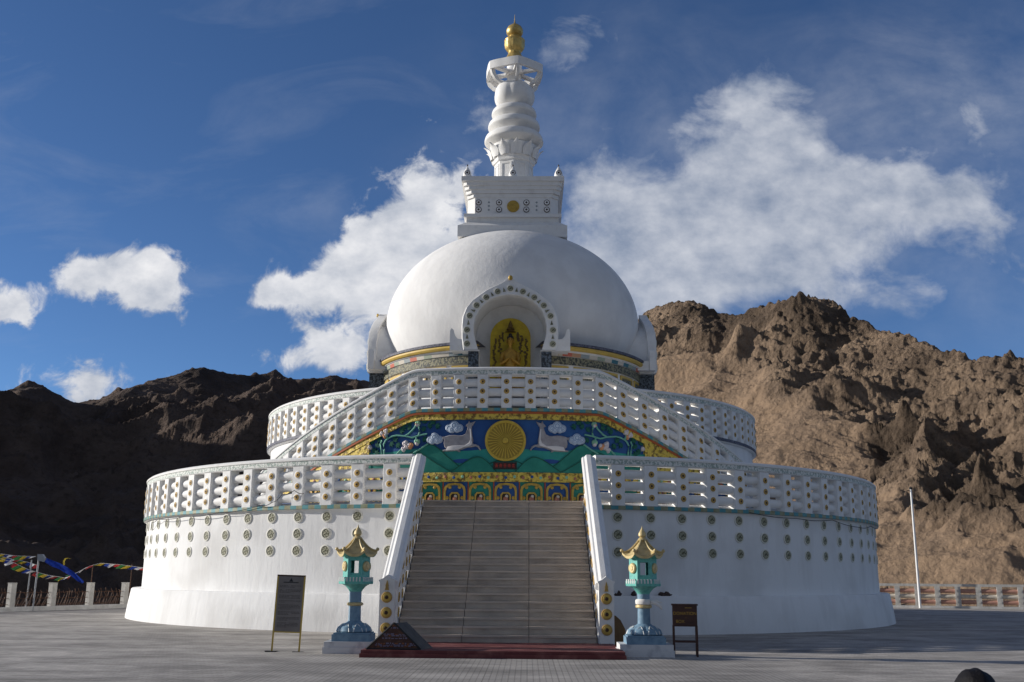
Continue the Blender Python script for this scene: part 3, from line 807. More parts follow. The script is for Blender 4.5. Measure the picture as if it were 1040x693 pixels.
# hexagonal crown wheel
m = MB(); F = lambda a, r, z: (r * math.sin(a), -r * math.cos(a), z)
NS = 12
ph = R_(8)
def hexr(a, R, conc=.10):
    t = ((a) % (PI / 3)) / (PI / 3); d = abs(t - .5) * 2
    return R * (1 - conc * (1 - d ** 1.6)) if True else R
us = lin(0, 2 * PI, 73)
def FC(u, r, z): return F(u + ph, hexr(u, r), z)
ZC = 24.64
m.sweep([(1.44, ZC), (1.44, ZC + .40), (1.22, ZC + .36), (1.22, ZC + .04)], us, FC, caps=False)
for k in range(6):
    a = k * PI / 3 + ph
    M = Matrix.Rotation(a, 4, 'Z')
    m.box(-.10, .10, -1.30, -.25, ZC + .14, ZC + .28, 0, M)
    P = [(-1.42, ZC + .03), (-1.34, ZC - .22), (-1.12, ZC - .46), (-.80, ZC - .56), (-.80, ZC - .46), (-1.02, ZC - .30), (-1.16, ZC - .12), (-1.20, ZC + .04)]
    m.prism(P, lambda y, z, w, M=M: tuple(M @ Vector((w, y, z))), -.07, .07)
m.lathe([(.40, ZC + .06), (.44, ZC + .11), (.44, ZC + .31), (.40, ZC + .39)], 24)
crown = obj('crown_wheel', m, white2, sp, sharp=35)
P = [(.34, 25.0), (.34, 25.45), (.46, 25.50), (.40, 25.66), (.30, 25.86), (.28, 25.95), (.36, 26.02), (.44, 26.15), (.47, 26.35), (.46, 26.48), (.50, 26.55), (.46, 26.60), (.36, 26.66), (.27, 26.74), (.26, 26.80), (.34, 26.86), (.40, 26.98), (.40, 27.12), (.33, 27.27), (.20, 27.38), (.08, 27.46), (.04, 27.52), (.02, 27.68), (.008, 27.95)]
obj('gilded_finial', MB().lathe(P, 28, rf=lambda a, z: 1 + (.05 * math.cos(8 * a) if 25.6 < z < 26.5 else 0)), goldm, S, sharp=60)

# ---- red painted steps in front of the stairway
m = MB(); m.box(-2.62, 2.66, 20.95 - D, 23.97 - D, -.05, .075); m.box(-2.60, 2.64, 21.0 - D, 22.0 - D, .074, .14); m.box(-2.60, 2.64, 22.35 - D, 23.97 - D, .074, .12)
obj('red_forestep', m, redstep, S, smooth=False)

# =================================================================== golden statue in the front niche
G = tag(empty('buddha_statue', (0, D - 5.2, 9.0)), 'golden seated Buddha statue with yellow halo plate inside the arched niche of the dome', 'statue')
P = [(-.80, -.3), (.80, -.3)] + [(.80 * math.cos(a), 1.75 + .82 * math.sin(a)) for a in lin(0, PI, 25)]
m = MB(); m.prism(P, lambda a, b_, w: (a, w, b_), .12, .20)
halo = obj('halo_plate', m, mat('halo_yellow', (.50, .36, .015), .5, c2=(.38, .26, .01), scale=5), G)
m = MB()
rnd = random.Random(8)
dk = mat('dark_flourish', (.12, .075, .02), .5)
def flour(x, z0, z1, w):
    z = z0
    while z < z1:
        m.ball((x + rnd.uniform(-w, w), .10, z), (rnd.uniform(.03, .07), .03, rnd.uniform(.03, .06)), 7); z += .075
for sg in (-1, 1):
    flour(sg * .62, .65, 1.75, .05); flour(sg * .42, 1.15, 1.85, .05); flour(sg * .30, 1.65, 1.95, .03)
m.lathe([(.22, 1.98), (.12, 2.06), (.17, 2.10), (.08, 2.2), (.10, 2.24), (.02, 2.45), (.001, 2.46)], 10, M=Matrix.Translation((0, .08, 0)))
obj('halo_flourish', m, dk, halo)
m = MB()
gs = mat('amber_gold', (.48, .27, .035), .42, .3, c2=(.30, .15, .02), scale=9, lo=.4, hi=.7, spec=.5)
# one continuous seated body: lathe-like cross sections
secs = [(-.25, .62, .34, 0), (0, .66, .36, 0), (.18, .56, .32, 0), (.34, .36, .24, .02), (.60, .30, .19, .03), (.86, .34, .19, .03), (1.05, .385, .17, .03), (1.17, .33, .14, .03), (1.25, .15, .10, .02), (1.30, .085, .08, .01), (1.40, .08, .08, 0), (1.44, .11, .11, -.01), (1.52, .135, .14, -.01), (1.62, .14, .15, -.01), (1.72, .12, .13, 0), (1.80, .06, .07, 0)]
n = 20; o = 0
for z, rx, ry, dy in secs:
    for i in range(n):
        a = 2 * PI * i / n
        ex = 1.0
        m.v.append((rx * .82 * math.cos(a), ry * math.sin(a) + dy - .12, z))
for j in range(len(secs) - 1):
    for i in range(n):
        i2 = (i + 1) % n
        m.f.append([j * n + i, j * n + i2, (j + 1) * n + i2, (j + 1) * n + i]); m.m.append(0)
m.f.append(list(range(n))[::-1]); m.m.append(0); m.f.append([(len(secs) - 1) * n + i for i in range(n)]); m.m.append(0)
# arms meeting in front of the chest, nose, ears
for sg in (-1, 1):
    m.tube([(sg * .27, -.08, 1.10), (sg * .34, -.14, .85), (sg * .33, -.28, .64), (sg * .18, -.36, .74), (sg * .05, -.36, .86)], [.09, .085, .07, .055, .045], 10)
    m.ball((sg * .145, -.12, 1.58), (.025, .04, .085), 8)
m.ball((0, -.29, 1.57), (.025, .03, .04), 8); m.ball((0, -.265, 1.49), (.05, .025, .015), 8)
body = obj('statue_body', m, gs, G, sharp=70)
m = MB(); m.ball((0, -.10, 1.70), (.135, .16, .12), 16); m.ball((0, -.08, 1.84), (.07, .07, .07), 12)
for sg in (-1, 1): m.ball((sg * .05, -.285, 1.605), (.022, .012, .007), 6)
obj('hair', m, blackm, G)

# =================================================================== ground
def plane_obj(name, x0, x1, y0, y1, z, m, kind='structure', thick=0):
    mb = MB(); mb.box(x0, x1, y0, y1, z - max(thick, .01), z) if thick else mb.add([(x0, y0, z), (x1, y0, z), (x1, y1, z), (x0, y1, z)], [(0, 1, 2, 3)])
    o = obj(name, mb, m, smooth=False); tag(o, kind=kind); return o
def paver_material():
    m = bpy.data.materials.new('pavers'); m.use_nodes = True; nt = m.node_tree; N = nt.nodes; L = nt.links; b = N['Principled BSDF']
    b.inputs['Roughness'].default_value = .8; b.inputs['Specular IOR Level'].default_value = .3
    tc = N.new('ShaderNodeTexCoord')
    def brick(w, h, mort, rot, c1, c2, cm, off=.5):
        mp = N.new('ShaderNodeMapping'); mp.inputs['Rotation'].default_value = (0, 0, rot); L.new(tc.outputs['Object'], mp.inputs['Vector'])
        t = N.new('ShaderNodeTexBrick'); t.inputs['Scale'].default_value = 1; t.inputs['Brick Width'].default_value = w; t.inputs['Row Height'].default_value = h
        t.inputs['Mortar Size'].default_value = mort; t.inputs['Mortar Smooth'].default_value = .3; t.offset = off
        t.inputs['Color1'].default_value = (*c1, 1); t.inputs['Color2'].default_value = (*c2, 1); t.inputs['Mortar'].default_value = (*cm, 1)
        L.new(mp.outputs[0], t.inputs['Vector']); return t
    A = brick(.24, .12, .006, .0, (.48, .445, .405), (.35, .325, .295), (.24, .22, .20))
    G_ = brick(.10, .10, .012, 0, (.44, .41, .375), (.38, .355, .325), (.28, .26, .24), 0.)
    big = brick(1.2, 1.2, .012, .0, (.5, .5, .5), (.62, .62, .62), (.40, .40, .40), 0.)
    # small grid tiles only in a strip before the stairway, x -4..7, y < 20.8
    sx = N.new('ShaderNodeSeparateXYZ'); L.new(tc.outputs['Object'], sx.inputs[0])
    def lt(sock, v, inv=False):
        k = N.new('ShaderNodeMath'); k.operation = 'GREATER_THAN' if inv else 'LESS_THAN'; k.inputs[1].default_value = v; L.new(sock, k.inputs[0]); return k.outputs[0]
    def mul(a, b_):
        k = N.new('ShaderNodeMath'); k.operation = 'MULTIPLY'; L.new(a, k.inputs[0]); L.new(b_, k.inputs[1]); return k.outputs[0]
    mask = mul(mul(lt(sx.outputs['X'], 5.2), lt(sx.outputs['X'], -4.0, True)), lt(sx.outputs['Y'], 21.6))
    def mix(a, b_, f, mode='MIX'):
        k = N.new('ShaderNodeMix'); k.data_type = 'RGBA'; k.blend_type = mode
        L.new(a, k.inputs['A']); L.new(b_, k.inputs['B'])
        if isinstance(f, float): k.inputs['Factor'].default_value = f
        else: L.new(f, k.inputs['Factor'])
        return k.outputs['Result']
    base = mix(A.outputs['Color'], G_.outputs['Color'], mask)
    base = mix(base, big.outputs['Color'], .55, 'OVERLAY')
    def noise(s, d, st=(1, 1, 1)):
        mp = N.new('ShaderNodeMapping'); mp.inputs['Scale'].default_value = st; L.new(tc.outputs['Object'], mp.inputs['Vector'])
        n = N.new('ShaderNodeTexNoise'); n.inputs['Scale'].default_value = s; n.inputs['Detail'].default_value = d; n.inputs['Roughness'].default_value = .65
        L.new(mp.outputs[0], n.inputs['Vector']); return n.outputs['Fac']
    def ramp(s, a, b_, lo, hi):
        r = N.new('ShaderNodeMapRange'); r.inputs['From Min'].default_value = lo; r.inputs['From Max'].default_value = hi
        r.inputs['To Min'].default_value = a; r.inputs['To Max'].default_value = b_; L.new(s, r.inputs['Value'])
        c = N.new('ShaderNodeCombineColor'); [L.new(r.outputs[0], c.inputs[i]) for i in range(3)]; return c.outputs[0]
    base = mix(base, ramp(noise(.9, 7, (.45, 1, 1)), .55, 1.18, .35, .68), 1., 'MULTIPLY')
    base = mix(base, ramp(noise(.12, 4), .82, 1.15, .35, .65), 1., 'MULTIPLY')
    L.new(base, b.inputs['Base Color'])
    bp = N.new('ShaderNodeBump'); bp.inputs['Distance'].default_value = .006; bp.inputs['Strength'].default_value = .7
    hh = N.new('ShaderNodeMath'); hh.operation = 'ADD'
    inv = N.new('ShaderNodeMath'); inv.operation = 'MULTIPLY'; inv.inputs[1].default_value = -1.; L.new(A.outputs['Fac'], inv.inputs[0])
    L.new(inv.outputs[0], hh.inputs[0]); L.new(noise(7, 5), hh.inputs[1]); L.new(hh.outputs[0], bp.inputs['Height']); L.new(bp.outputs[0], b.inputs['Normal'])
    return m
mb = MB().prism([(-60, -25), (60, -25), (60, 63.5), (-12.2, 63.5), (-25.7, 33.7), (-60, 33.7)], lambda a, b_, w: (a, b_, w), -3, 0)
tag(obj('plaza', mb, paver_material(), smooth=False), kind='structure')
valley_m = mat('valley_soil', (.20, .15, .10), .95, c2=(.13, .10, .07), scale=.05, bump=.5, bscale=.3)
plane_obj('ground', -3000, 3000, -3000, 3000, -26, valley_m)

# ---- mountains
def hsh(ix, iy, seed):
    h = (ix.astype(np.int64) * 374761393 + iy.astype(np.int64) * 668265263 + seed * 982451653) & 0xffffffff
    h = ((h ^ (h >> 13)) * 1274126177) & 0xffffffff
    return ((h ^ (h >> 16)) & 0xffff) / 65535.
def vn(x, y, seed):
    ix = np.floor(x); iy = np.floor(y); fx = x - ix; fy = y - iy
    fx = fx * fx * fx * (fx * (fx * 6 - 15) + 10); fy = fy * fy * fy * (fy * (fy * 6 - 15) + 10)
    a = hsh(ix, iy, seed); b = hsh(ix + 1, iy, seed); c = hsh(ix, iy + 1, seed); d = hsh(ix + 1, iy + 1, seed)
    return a + (b - a) * fx + (c - a) * fy + (a - b - c + d) * fx * fy
def fbm(x, y, seed, o=6, g=.5):
    s = 0; a = 1; t = 0
    for k in range(o):
        s = s + a * vn(x * 2 ** k + 17 * k, y * 2 ** k - 9 * k, seed + k); t += a; a *= g
    return s / t
def ridged(x, y, seed, o=6, g=.55):
    s = 0; a = 1; t = 0; w = 1.
    for k in range(o):
        n = 1 - np.abs(2 * vn(x * 2 ** k + 31 * k, y * 2 ** k + 13 * k, seed + k) - 1); n = n * n * w
        s = s + a * n; t += a; a *= g; w = np.clip(n * 1.6, .25, 1)
    return s / t
CXc = .69
def mountain(name, ts, crest_t, crest_e, yc_t, yc, foot_t, foot_y, nq, expo, amp, fine, seed, material, rot, scree=None, bigk=2.0):
    ts = np.array(ts); q = np.concatenate([np.linspace(0, 1, nq), np.linspace(1.01, 1.9, 40)])
    T, Q = np.meshgrid(ts, q)
    def sm(xs_, ys_, wd):
        g = np.linspace(-2.2, 2.2, 4401); v = np.interp(g, xs_, ys_); k = np.exp(-.5 * (np.arange(-300, 301) * .001 / wd) ** 2); k /= k.sum()
        v = np.convolve(np.pad(v, 300, mode='edge'), k, 'valid'); return np.interp(T, g, v)
    Es = sm(crest_t, crest_e, .045); Ef = sm(crest_t, crest_e, .004)
    E_ = Es + (Ef - Es) * np.clip((Q - .45) / .5, 0, 1) ** 1.5
    YC = sm(yc_t, yc, .08); YF = sm(foot_t, foot_y, .08)
    Y = YF + (YC - YF) * Q; X = CXc + T * Y
    ZC = 1.6 + E_ * YC
    Zb = np.where(Q <= 1, -26 + (ZC + 26) * np.clip(Q, 0, 1) ** expo, ZC - (Q - 1) * 60 - (Q - 1) ** 2 * 30)
    c, s = math.cos(rot), math.sin(rot)
    U = X * c + Y * s; V_ = -X * s + Y * c
    wx = fbm(X / 40, Y / 40, seed + 50, 3) * 14; wy = fbm(X / 40, Y / 40, seed + 60, 3) * 14
    big = ridged((U + wx) / 62, (V_ + wy) / 36, seed, 3, .5) - .42
    med = ridged((U + wx * .6) / 19, (V_ + wy * .6) / 13, seed + 20, 4, .6) - .4
    fin = .55 - ridged((U + wx * .5) / 15., (V_ + Zb * .9 + wy * .5) / 5.2, seed + 33, 6, .70)
    fin = fin + (fbm((U + wx) / 5., (V_ + Zb) / 5., seed + 44, 5, .6) - .5) * .8
    rock = np.ones_like(X)
    if scree is not None:
        rock = scree(T, Q, X, Y, fbm(X / 30, Y / 30, seed + 90, 4))
    top = np.clip((1 - Q) / .14, .10, 1); top = np.where(Q > 1, .5, top); bot = np.clip(Q / .25, .3, 1)
    Z = Zb + amp * top * (big * bigk + med * .95 * rock) * bot + fine * fin * rock * np.clip(top, .30, 1)
    Z = Z + (fbm(X / 1.8, Y / 1.8, seed + 70, 3) - .5) * fine * .5 * rock
    verts = np.stack([X, Y, Z], -1).reshape(-1, 3)
    nr, nc = X.shape
    idx = np.arange(nr * nc).reshape(nr, nc)
    faces = np.stack([idx[:-1, :-1], idx[:-1, 1:], idx[1:, 1:], idx[1:, :-1]], -1).reshape(-1, 4)
    me = bpy.data.meshes.new(name)
    me.vertices.add(len(verts)); me.vertices.foreach_set('co', verts.astype(np.float32).ravel())
    me.loops.add(faces.size); me.loops.foreach_set('vertex_index', faces.astype(np.int32).ravel())
    me.polygons.add(len(faces)); me.polygons.foreach_set('loop_start', np.arange(0, faces.size, 4, dtype=np.int32)); me.polygons.foreach_set('loop_total', np.full(len(faces), 4, dtype=np.int32))
    at = me.attributes.new('rock', 'FLOAT', 'POINT'); at.data.foreach_set('value', rock.astype(np.float32).ravel())
    me.update(calc_edges=True); me.validate()
    me.materials.append(material)
    me.polygons.foreach_set('use_smooth', [True] * len(faces))
    o = bpy.data.objects.new(name, me); col.objects.link(o); tag(o, kind='structure')
    return o
def rock_material(name, ca, cb, cs, cs2):
    m = bpy.data.materials.new(name); m.use_nodes = True; nt = m.node_tree; N = nt.nodes; L = nt.links; b = N['Principled BSDF']
    b.inputs['Roughness'].default_value = .95; b.inputs['Specular IOR Level'].default_value = .15
    tc = N.new('ShaderNodeTexCoord')
    def noise(s, d, r=.6):
        n = N.new('ShaderNodeTexNoise'); n.inputs['Scale'].default_value = s; n.inputs['Detail'].default_value = d; n.inputs['Roughness'].default_value = r
        L.new(tc.outputs['Object'], n.inputs['Vector']); return n.outputs['Fac']
    def mixc(a, b_, f, lo, hi):
        r = N.new('ShaderNodeMapRange'); r.inputs['From Min'].default_value = lo; r.inputs['From Max'].default_value = hi; L.new(f, r.inputs['Value'])
        k = N.new('ShaderNodeMix'); k.data_type = 'RGBA'
        for sname, v in (('A', a), ('B', b_)):
            if isinstance(v, tuple): k.inputs[sname].default_value = (*v, 1)
            else: L.new(v, k.inputs[sname])
        L.new(r.outputs[0], k.inputs['Factor']); return k.outputs['Result']
    def mixf(f, lo_, hi_):
        r = N.new('ShaderNodeMapRange'); r.inputs['To Min'].default_value = lo_; r.inputs['To Max'].default_value = hi_; L.new(f, r.inputs['Value']); return r.outputs[0]
    rockc = mixc(ca, cb, noise(.09, 8), .38, .62)
    rockc = mixc(rockc, tuple(x * .5 for x in cb), noise(.035, 7), .50, .66)
    rockc = mixc(rockc, tuple(x * .6 for x in cb), noise(.6, 6), .52, .72)
    sc = mixc(cs, cs2, noise(.15, 8), .4, .65)
    a = N.new('ShaderNodeAttribute'); a.attribute_name = 'rock'
    L.new(mixc(sc, rockc, a.outputs['Fac'], .2, .8), b.inputs['Base Color'])
    v = N.new('ShaderNodeTexVoronoi'); v.inputs['Scale'].default_value = .9; L.new(tc.outputs['Object'], v.inputs['Vector'])
    bp = N.new('ShaderNodeBump'); bp.inputs['Distance'].default_value = 1.6
    L.new(mixf(a.outputs['Fac'], .45, 1.), bp.inputs['Strength'])
    ad = N.new('ShaderNodeMath'); ad.operation = 'MULTIPLY_ADD'; ad.inputs[1].default_value = .35
    L.new(v.outputs['Distance'], ad.inputs[0]); L.new(noise(.9, 9, .7), ad.inputs[2])
    L.new(ad.outputs[0], bp.inputs['Height']); L.new(bp.outputs[0], b.inputs['Normal'])
    return m
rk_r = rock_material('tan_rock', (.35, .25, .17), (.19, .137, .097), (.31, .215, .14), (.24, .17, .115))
rk_l = rock_material('dark_shaded_rock', (.17, .125, .10), (.12, .088, .072), (.17, .13, .10), (.14, .105, .085))  # darker brown rock, darkened further so its colour carries the slope's shade
def scree_r(T, Q, X, Y, n):
    # smooth scree apron crossing the flank
    d = np.abs((T - .19) * 1.25 - (.62 - Q) * .55 + (n - .5) * .35)
    r = np.clip((d - .05) / .10, .22, 1)
    d2 = np.abs((T - .36) * 1.1 - (.42 - Q) * .5 + (n - .5) * .3); r = np.minimum(r, np.clip((d2 - .01) / .07, .25, 1))
    return np.where(Q > .82, 1, np.where(Q < .30, 1, r))
tsr = list(np.linspace(.0, .10, 40)) + list(np.linspace(.1008, .56, 560)) + list(np.linspace(.565, 1.3, 120))
mountain('mountain_slope', tsr,
         [-.05, .05, .1234, .1486, .1687, .1978, .2231, .2635, .2934, .3126, .3412, .3797, .4178, .4466, .4663, .495, .56, .8, 1.3],
         [.19, .22, .262, .273, .276, .2575, .264, .2745, .276, .265, .250, .238, .224, .216, .213, .205, .195, .23, .3],
         [0, .12, .2, .3, .4, .5, .8, 1.3], [370, 335, 300, 250, 210, 185, 160, 150], [0, .3, .6, 1.3], [72, 70, 70, 90], 480, 1.12, 9.0, 4.4, 5, rk_r, R_(-38), scree_r, 1.35)
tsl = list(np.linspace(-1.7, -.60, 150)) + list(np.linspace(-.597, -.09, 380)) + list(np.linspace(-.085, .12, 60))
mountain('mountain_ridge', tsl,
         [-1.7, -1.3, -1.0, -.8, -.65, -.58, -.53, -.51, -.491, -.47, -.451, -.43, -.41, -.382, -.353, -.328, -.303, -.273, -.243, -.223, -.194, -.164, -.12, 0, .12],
         [.50, .48, .42, .33, .235, .195, .174, .179, .1815, .1725, .1636, .1677, .1748, .187, .195, .2024, .1974, .1925, .1876, .1907, .1959, .190, .18, .16, .12],  # leftmost crest, out of view, is raised to cast shade on the visible slope
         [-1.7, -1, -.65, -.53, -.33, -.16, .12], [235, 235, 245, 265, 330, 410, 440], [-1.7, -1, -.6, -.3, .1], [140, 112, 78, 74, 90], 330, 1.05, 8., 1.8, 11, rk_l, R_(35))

# =================================================================== stone lanterns
def make_lantern():
    t = empty('stone_lantern')
    m = MB(); m.box(-.56, .56, -.5, .5, -.05, .13); m.box(-.54, .54, -.48, .48, .131, .24); pl = obj('plinth', m, plinthm, t, smooth=False)
    hexp = PI / 2
    def hx(P, mi=0, m=None): m = m or MB(); return m.lathe(P, 6, phase=hexp, mi=mi)
    m = MB(); m.box(-.40, .40, -.40, .40, .24, .38); m.box(-.37, .37, -.37, .37, .381, .41); obj('base', m, blue_p, t, smooth=False)
    m = MB().lathe([(.36, .41), (.385, .44), (.35, .52), (.25, .58), (.17, .61), (.14, .64)], 96, rf=lambda a, z: 1 - .10 * (1 - abs(math.sin(a * 4)) ** .5) * (z < .6))
    for k in range(8):
        a = k * PI / 4 + PI / 8
        pts_ = [((.37 + .015) * math.cos(a + da), (.37 + .015) * math.sin(a + da), zz_) for da, zz_ in ((-.30, .435), (-.24, .50))] 
        m.tube([(rr_ * math.cos(a + da), rr_ * math.sin(a + da), zz_) for rr_, da, zz_ in ((.375, -.27, .43), (.345, -.22, .50), (.28, -.12, .56), (.24, 0, .585), (.28, .12, .56), (.345, .22, .50), (.375, .27, .43))], .012, 5, 1)
    obj('lotus_foot', m, [blue_p, white_l], t, sharp=60)
    obj('column', MB().lathe([(.135, .60), (.13, .9), (.13, 1.28)], 20), blue_p, t)
    obj('gold_collar', MB().lathe([(.135, .95), (.17, .965), (.175, .99), (.17, 1.01), (.135, 1.025)], 20, cap=False), goldl, t)
    m = MB().lathe([(.13, 1.24), (.15, 1.28), (.22, 1.36), (.32, 1.41)], 24); hx([(.36, 1.40), (.37, 1.42), (.37, 1.50), (.36, 1.52)], 0, m)
    g = obj('flared_capital', m, teal_p, t)
    m = MB()
    for k in range(6):
        a = k * PI / 3; M = Matrix.Rotation(a, 4, 'Z'); rr = .37 * math.cos(PI / 6)
        for j in range(5): m.box(-.155 + j * .068, -.155 + j * .068 + .030, -rr - .010, -rr + .02, 1.455, 1.545, 0, M)
    obj('crenellation', m, white_l, g, smooth=False)
    m = MB(); rr = .29 * math.cos(PI / 6)
    for k in range(6):
        a = k * PI / 3; M = Matrix.Rotation(a, 4, 'Z')
        if k in (0, 3):
            for bx in ((-.145, -.085, 1.52, 1.98), (.085, .145, 1.52, 1.98), (-.085, .085, 1.52, 1.63), (-.085, .085, 1.89, 1.98)):
                m.box(bx[0], bx[1], -rr, -rr + .04, bx[2], bx[3], 0, M)
        else: m.box(-.145, .145, -rr, -rr + .04, 1.52, 1.98, 0, M)
    m.box(-.2, .2, -.2, .2, 1.52, 1.55)
    lb = obj('light_box', m, teal_p, t, smooth=False)
    for k in (1, 2, 4, 5):
        a = k * PI / 3; M = Matrix.Rotation(a, 4, 'Z')
        q = MB(); Fq = lambda u, off, dz, M=M: tuple(M @ Vector((u, -rr - off, dz)))
        disc(q, Fq, 0, 0, .045, 1.77, .11, 1., n=16, r1=.09); disc(q, Fq, 0, .04, .055, 1.77, .05, 1., n=12)
        obj('gold_roundel', q, goldl, lb)
    # curved roof with upturned corners
    m = MB(); nA = 48; K = 12
    for j in range(K + 1):
        k = j / K
        for i in range(nA):
            a = 2 * PI * i / nA
            tt = (a % (PI / 3)) / (PI / 3); c = abs(tt - .5) * 2
            hr = math.cos(PI / 6) / math.cos((tt - .5) * PI / 3)
            rad = (.06 + .365 * k) * (hr * k + (1 - k)) * (1 + .04 * c ** 4 * k)
            z = 2.02 + .32 * (1 - k) ** 1.5 + .085 * (c ** 3) * k ** 3 + .012 * (c ** 8) * (1 - k) * 3
            m.v.append((rad * math.cos(a), rad * math.sin(a), z))
    for j in range(K):
        for i in range(nA):
            i2 = (i + 1) % nA; m.f.append([j * nA + i, j * nA + i2, (j + 1) * nA + i2, (j + 1) * nA + i]); m.m.append(0)
    o = len(m.v)
    for i in range(nA):
        x, y, z = m.v[K * nA + i]; m.v.append((x * .98, y * .98, z - .055))
    for i in range(nA):
        x, y, z = m.v[K * nA + i]; m.v.append((x * .6, y * .6, 1.975))
    for i in range(nA):
        i2 = (i + 1) % nA
        m.f.append([K * nA + i, K * nA + i2, o + i2, o + i]); m.m.append(0)
        m.f.append([o + i, o + i2, o + nA + i2, o + nA + i]); m.m.append(1)
    m.f.append([o + nA + i for i in range(nA)]); m.m.append(1)
    for k in range(6):
        a = k * PI / 3
        P = [((.06 + .365 * q) * math.cos(a) * (1 + .04 * q), (.06 + .365 * q) * math.sin(a) * (1 + .04 * q), 2.035 + .32 * (1 - q) ** 1.5 + .085 * q ** 3 + .03 * (1 - q)) for q in lin(0, 1, 9)]
        m.tube(P, .022, 6, 0); m.ball((P[-1][0], P[-1][1], P[-1][2] + .015), .038, 8, 0)
    obj('roof', m, [goldl, teal_p], t, sharp=50)
    obj('finial', MB().lathe([(.07, 2.33), (.10, 2.36), (.075, 2.40), (.05, 2.41), (.085, 2.45), (.08, 2.50), (.05, 2.55), (.02, 2.60), (.001, 2.66)], 16, cap=False), goldl, t)
    return t
La = make_lantern(); La.location = (-2.97, 22.35, 0)
Lb = dup_tree(La, (3.15, 22.15, 0), 0)
Lb.scale = (1.0, 1.0, 1.0)
tag(La, 'blue and teal stone lantern left of the stairs, no scarf on its column', 'lantern', 'lanterns flanking the stairway')
tag(Lb, 'blue and teal stone lantern right of the stairs, white scarf on its column', 'lantern', 'lanterns flanking the stairway')
m = MB().lathe([(.14, 1.02), (.172, 1.035), (.18, 1.08), (.17, 1.12), (.14, 1.14)], 18, cap=False, rf=lambda a, z: 1 + .05 * math.sin(5 * a + z * 30))
m.tube([(.14, -.10, 1.08), (.24, -.12, 1.06), (.33, -.13, 1.0), (.36, -.12, .93)], [.04, .045, .035, .02], 7); m.tube([(.14, -.12, 1.09), (.26, -.10, 1.10), (.38, -.10, 1.07)], [.03, .03, .012], 7)
tag(obj('prayer_scarf', m, clothw, loc=(3.15, 22.15, 0)), 'white silk scarf knotted round the column of the right lantern', 'scarf')

# =================================================================== sign boards
def text_mesh(body, size, M, mb, mi=0, ext=.002):
    cu = bpy.data.curves.new('t', 'FONT'); cu.body = body; cu.size = size; cu.extrude = ext; cu.align_x = 'CENTER'; cu.align_y = 'CENTER'
    o = bpy.data.objects.new('t', cu); col.objects.link(o)
    dg = bpy.context.evaluated_depsgraph_get(); me = bpy.data.meshes.new_from_object(o.evaluated_get(dg))
    mb.add([tuple(v.co) for v in me.vertices], [tuple(p.vertices) for p in me.polygons], mi, M)
    bpy.data.objects.remove(o); bpy.data.curves.remove(cu); bpy.data.meshes.remove(me)
XZ = Matrix.Rotation(PI / 2, 4, 'X')
t = tag(empty('notice_board', (-4.40, 22.32, 0), R_(4)), 'tall dark grey notice board on slim brass legs, standing before the lit white wall', 'notice board')
t.rotation_euler = (R_(-2), R_(1.5), R_(4))
m = MB()
for sg in (-1, 1): 
    l = MB(); l.box(sg * .285 - .017, sg * .285 + .017, -.017, .017, 0.01, 1.57); obj('leg', l, brass, t, smooth=False)
    l = MB(); l.box(sg * .285 - .13, sg * .285 + .11, -.09, .09, -.03, .012); obj('foot', l, blackm, t, smooth=False)
m = MB(); m.box(-.268, .268, -.012, .012, .41, 1.55); p = obj('panel', m, boardg, t, smooth=False)
m = MB(); m.box(-.30, .30, -.02, .02, 1.55, 1.58); obj('top_rail', m, wood, t, smooth=False)
m = MB(); m.box(-.27, .27, -.016, .016, .385, .41); obj('bottom_rail', m, brass, t, smooth=False)
m = MB()
rnd = random.Random(2)
m.prism([(-.045, 1.44), (.045, 1.44), (.03, 1.465), (.012, 1.49), (0, 1.52), (-.012, 1.49), (-.03, 1.465)], lambda a, b_, w: (a, -w, b_), .012, .016, 1)
m.box(-.16, .16, -.016, -.0125, 1.415, 1.432, 1)
z = 1.36
while z > .45:
    n = rnd.choice((2, 3, 3, 4))
    for k in range(n):
        x = -.23
        while x < .20:
            w = rnd.uniform(.02, .06)
            if rnd.random() < .96: m.box(x, min(x + w, .235), -.0155, -.0125, z - .012, z, 0)
            x += w + .012
            if k == n - 1 and x > rnd.uniform(-.1, .2): break
        z -= .028
    z -= .03
obj('text_lines', m, [lightg, blackm], p, smooth=False)

t = tag(empty('donation_box', (3.98, 22.0, 0), R_(-6)), 'dark brown wooden donation box on four legs with yellow lettering, right of the stairs', 'donation box')
m = MB(); m.box(-.25, .25, -.15, .15, .60, 1.02); m.box(-.27, .27, -.165, .165, 1.021, 1.05); m.box(-.22, .22, -.163, -.151, .63, .66); bx = obj('box', m, wood, t, smooth=False)
for sx in (-1, 1):
    for sy in (-1, 1):
        l = MB(); l.box(sx * .235 - .02, sx * .235 + .02, sy * .14 - .02, sy * .14 + .02, 0, .62); obj('leg', l, wood, t, smooth=False)
m = MB()
for sy in (-1, 1): m.box(-.21, .21, sy * .14 - .012, sy * .14 + .012, .28, .31)
for sx in (-1, 1): m.box(sx * .235 - .012, sx * .235 + .012, -.118, .118, .33, .36)
obj('stretcher', m, wood, t, smooth=False)
m = MB()
text_mesh('DONATION', .088, Matrix.Translation((0, -.152, .86)) @ XZ, m); text_mesh('BOX', .085, Matrix.Translation((-.10, -.152, .70)) @ XZ, m)
text_mesh('...', .06, Matrix.Translation((.02, -.152, .79)) @ XZ, m); m.box(.0, .14, -.154, -.151, .97, .98)
obj('lettering', m, yel_t, bx, smooth=False)

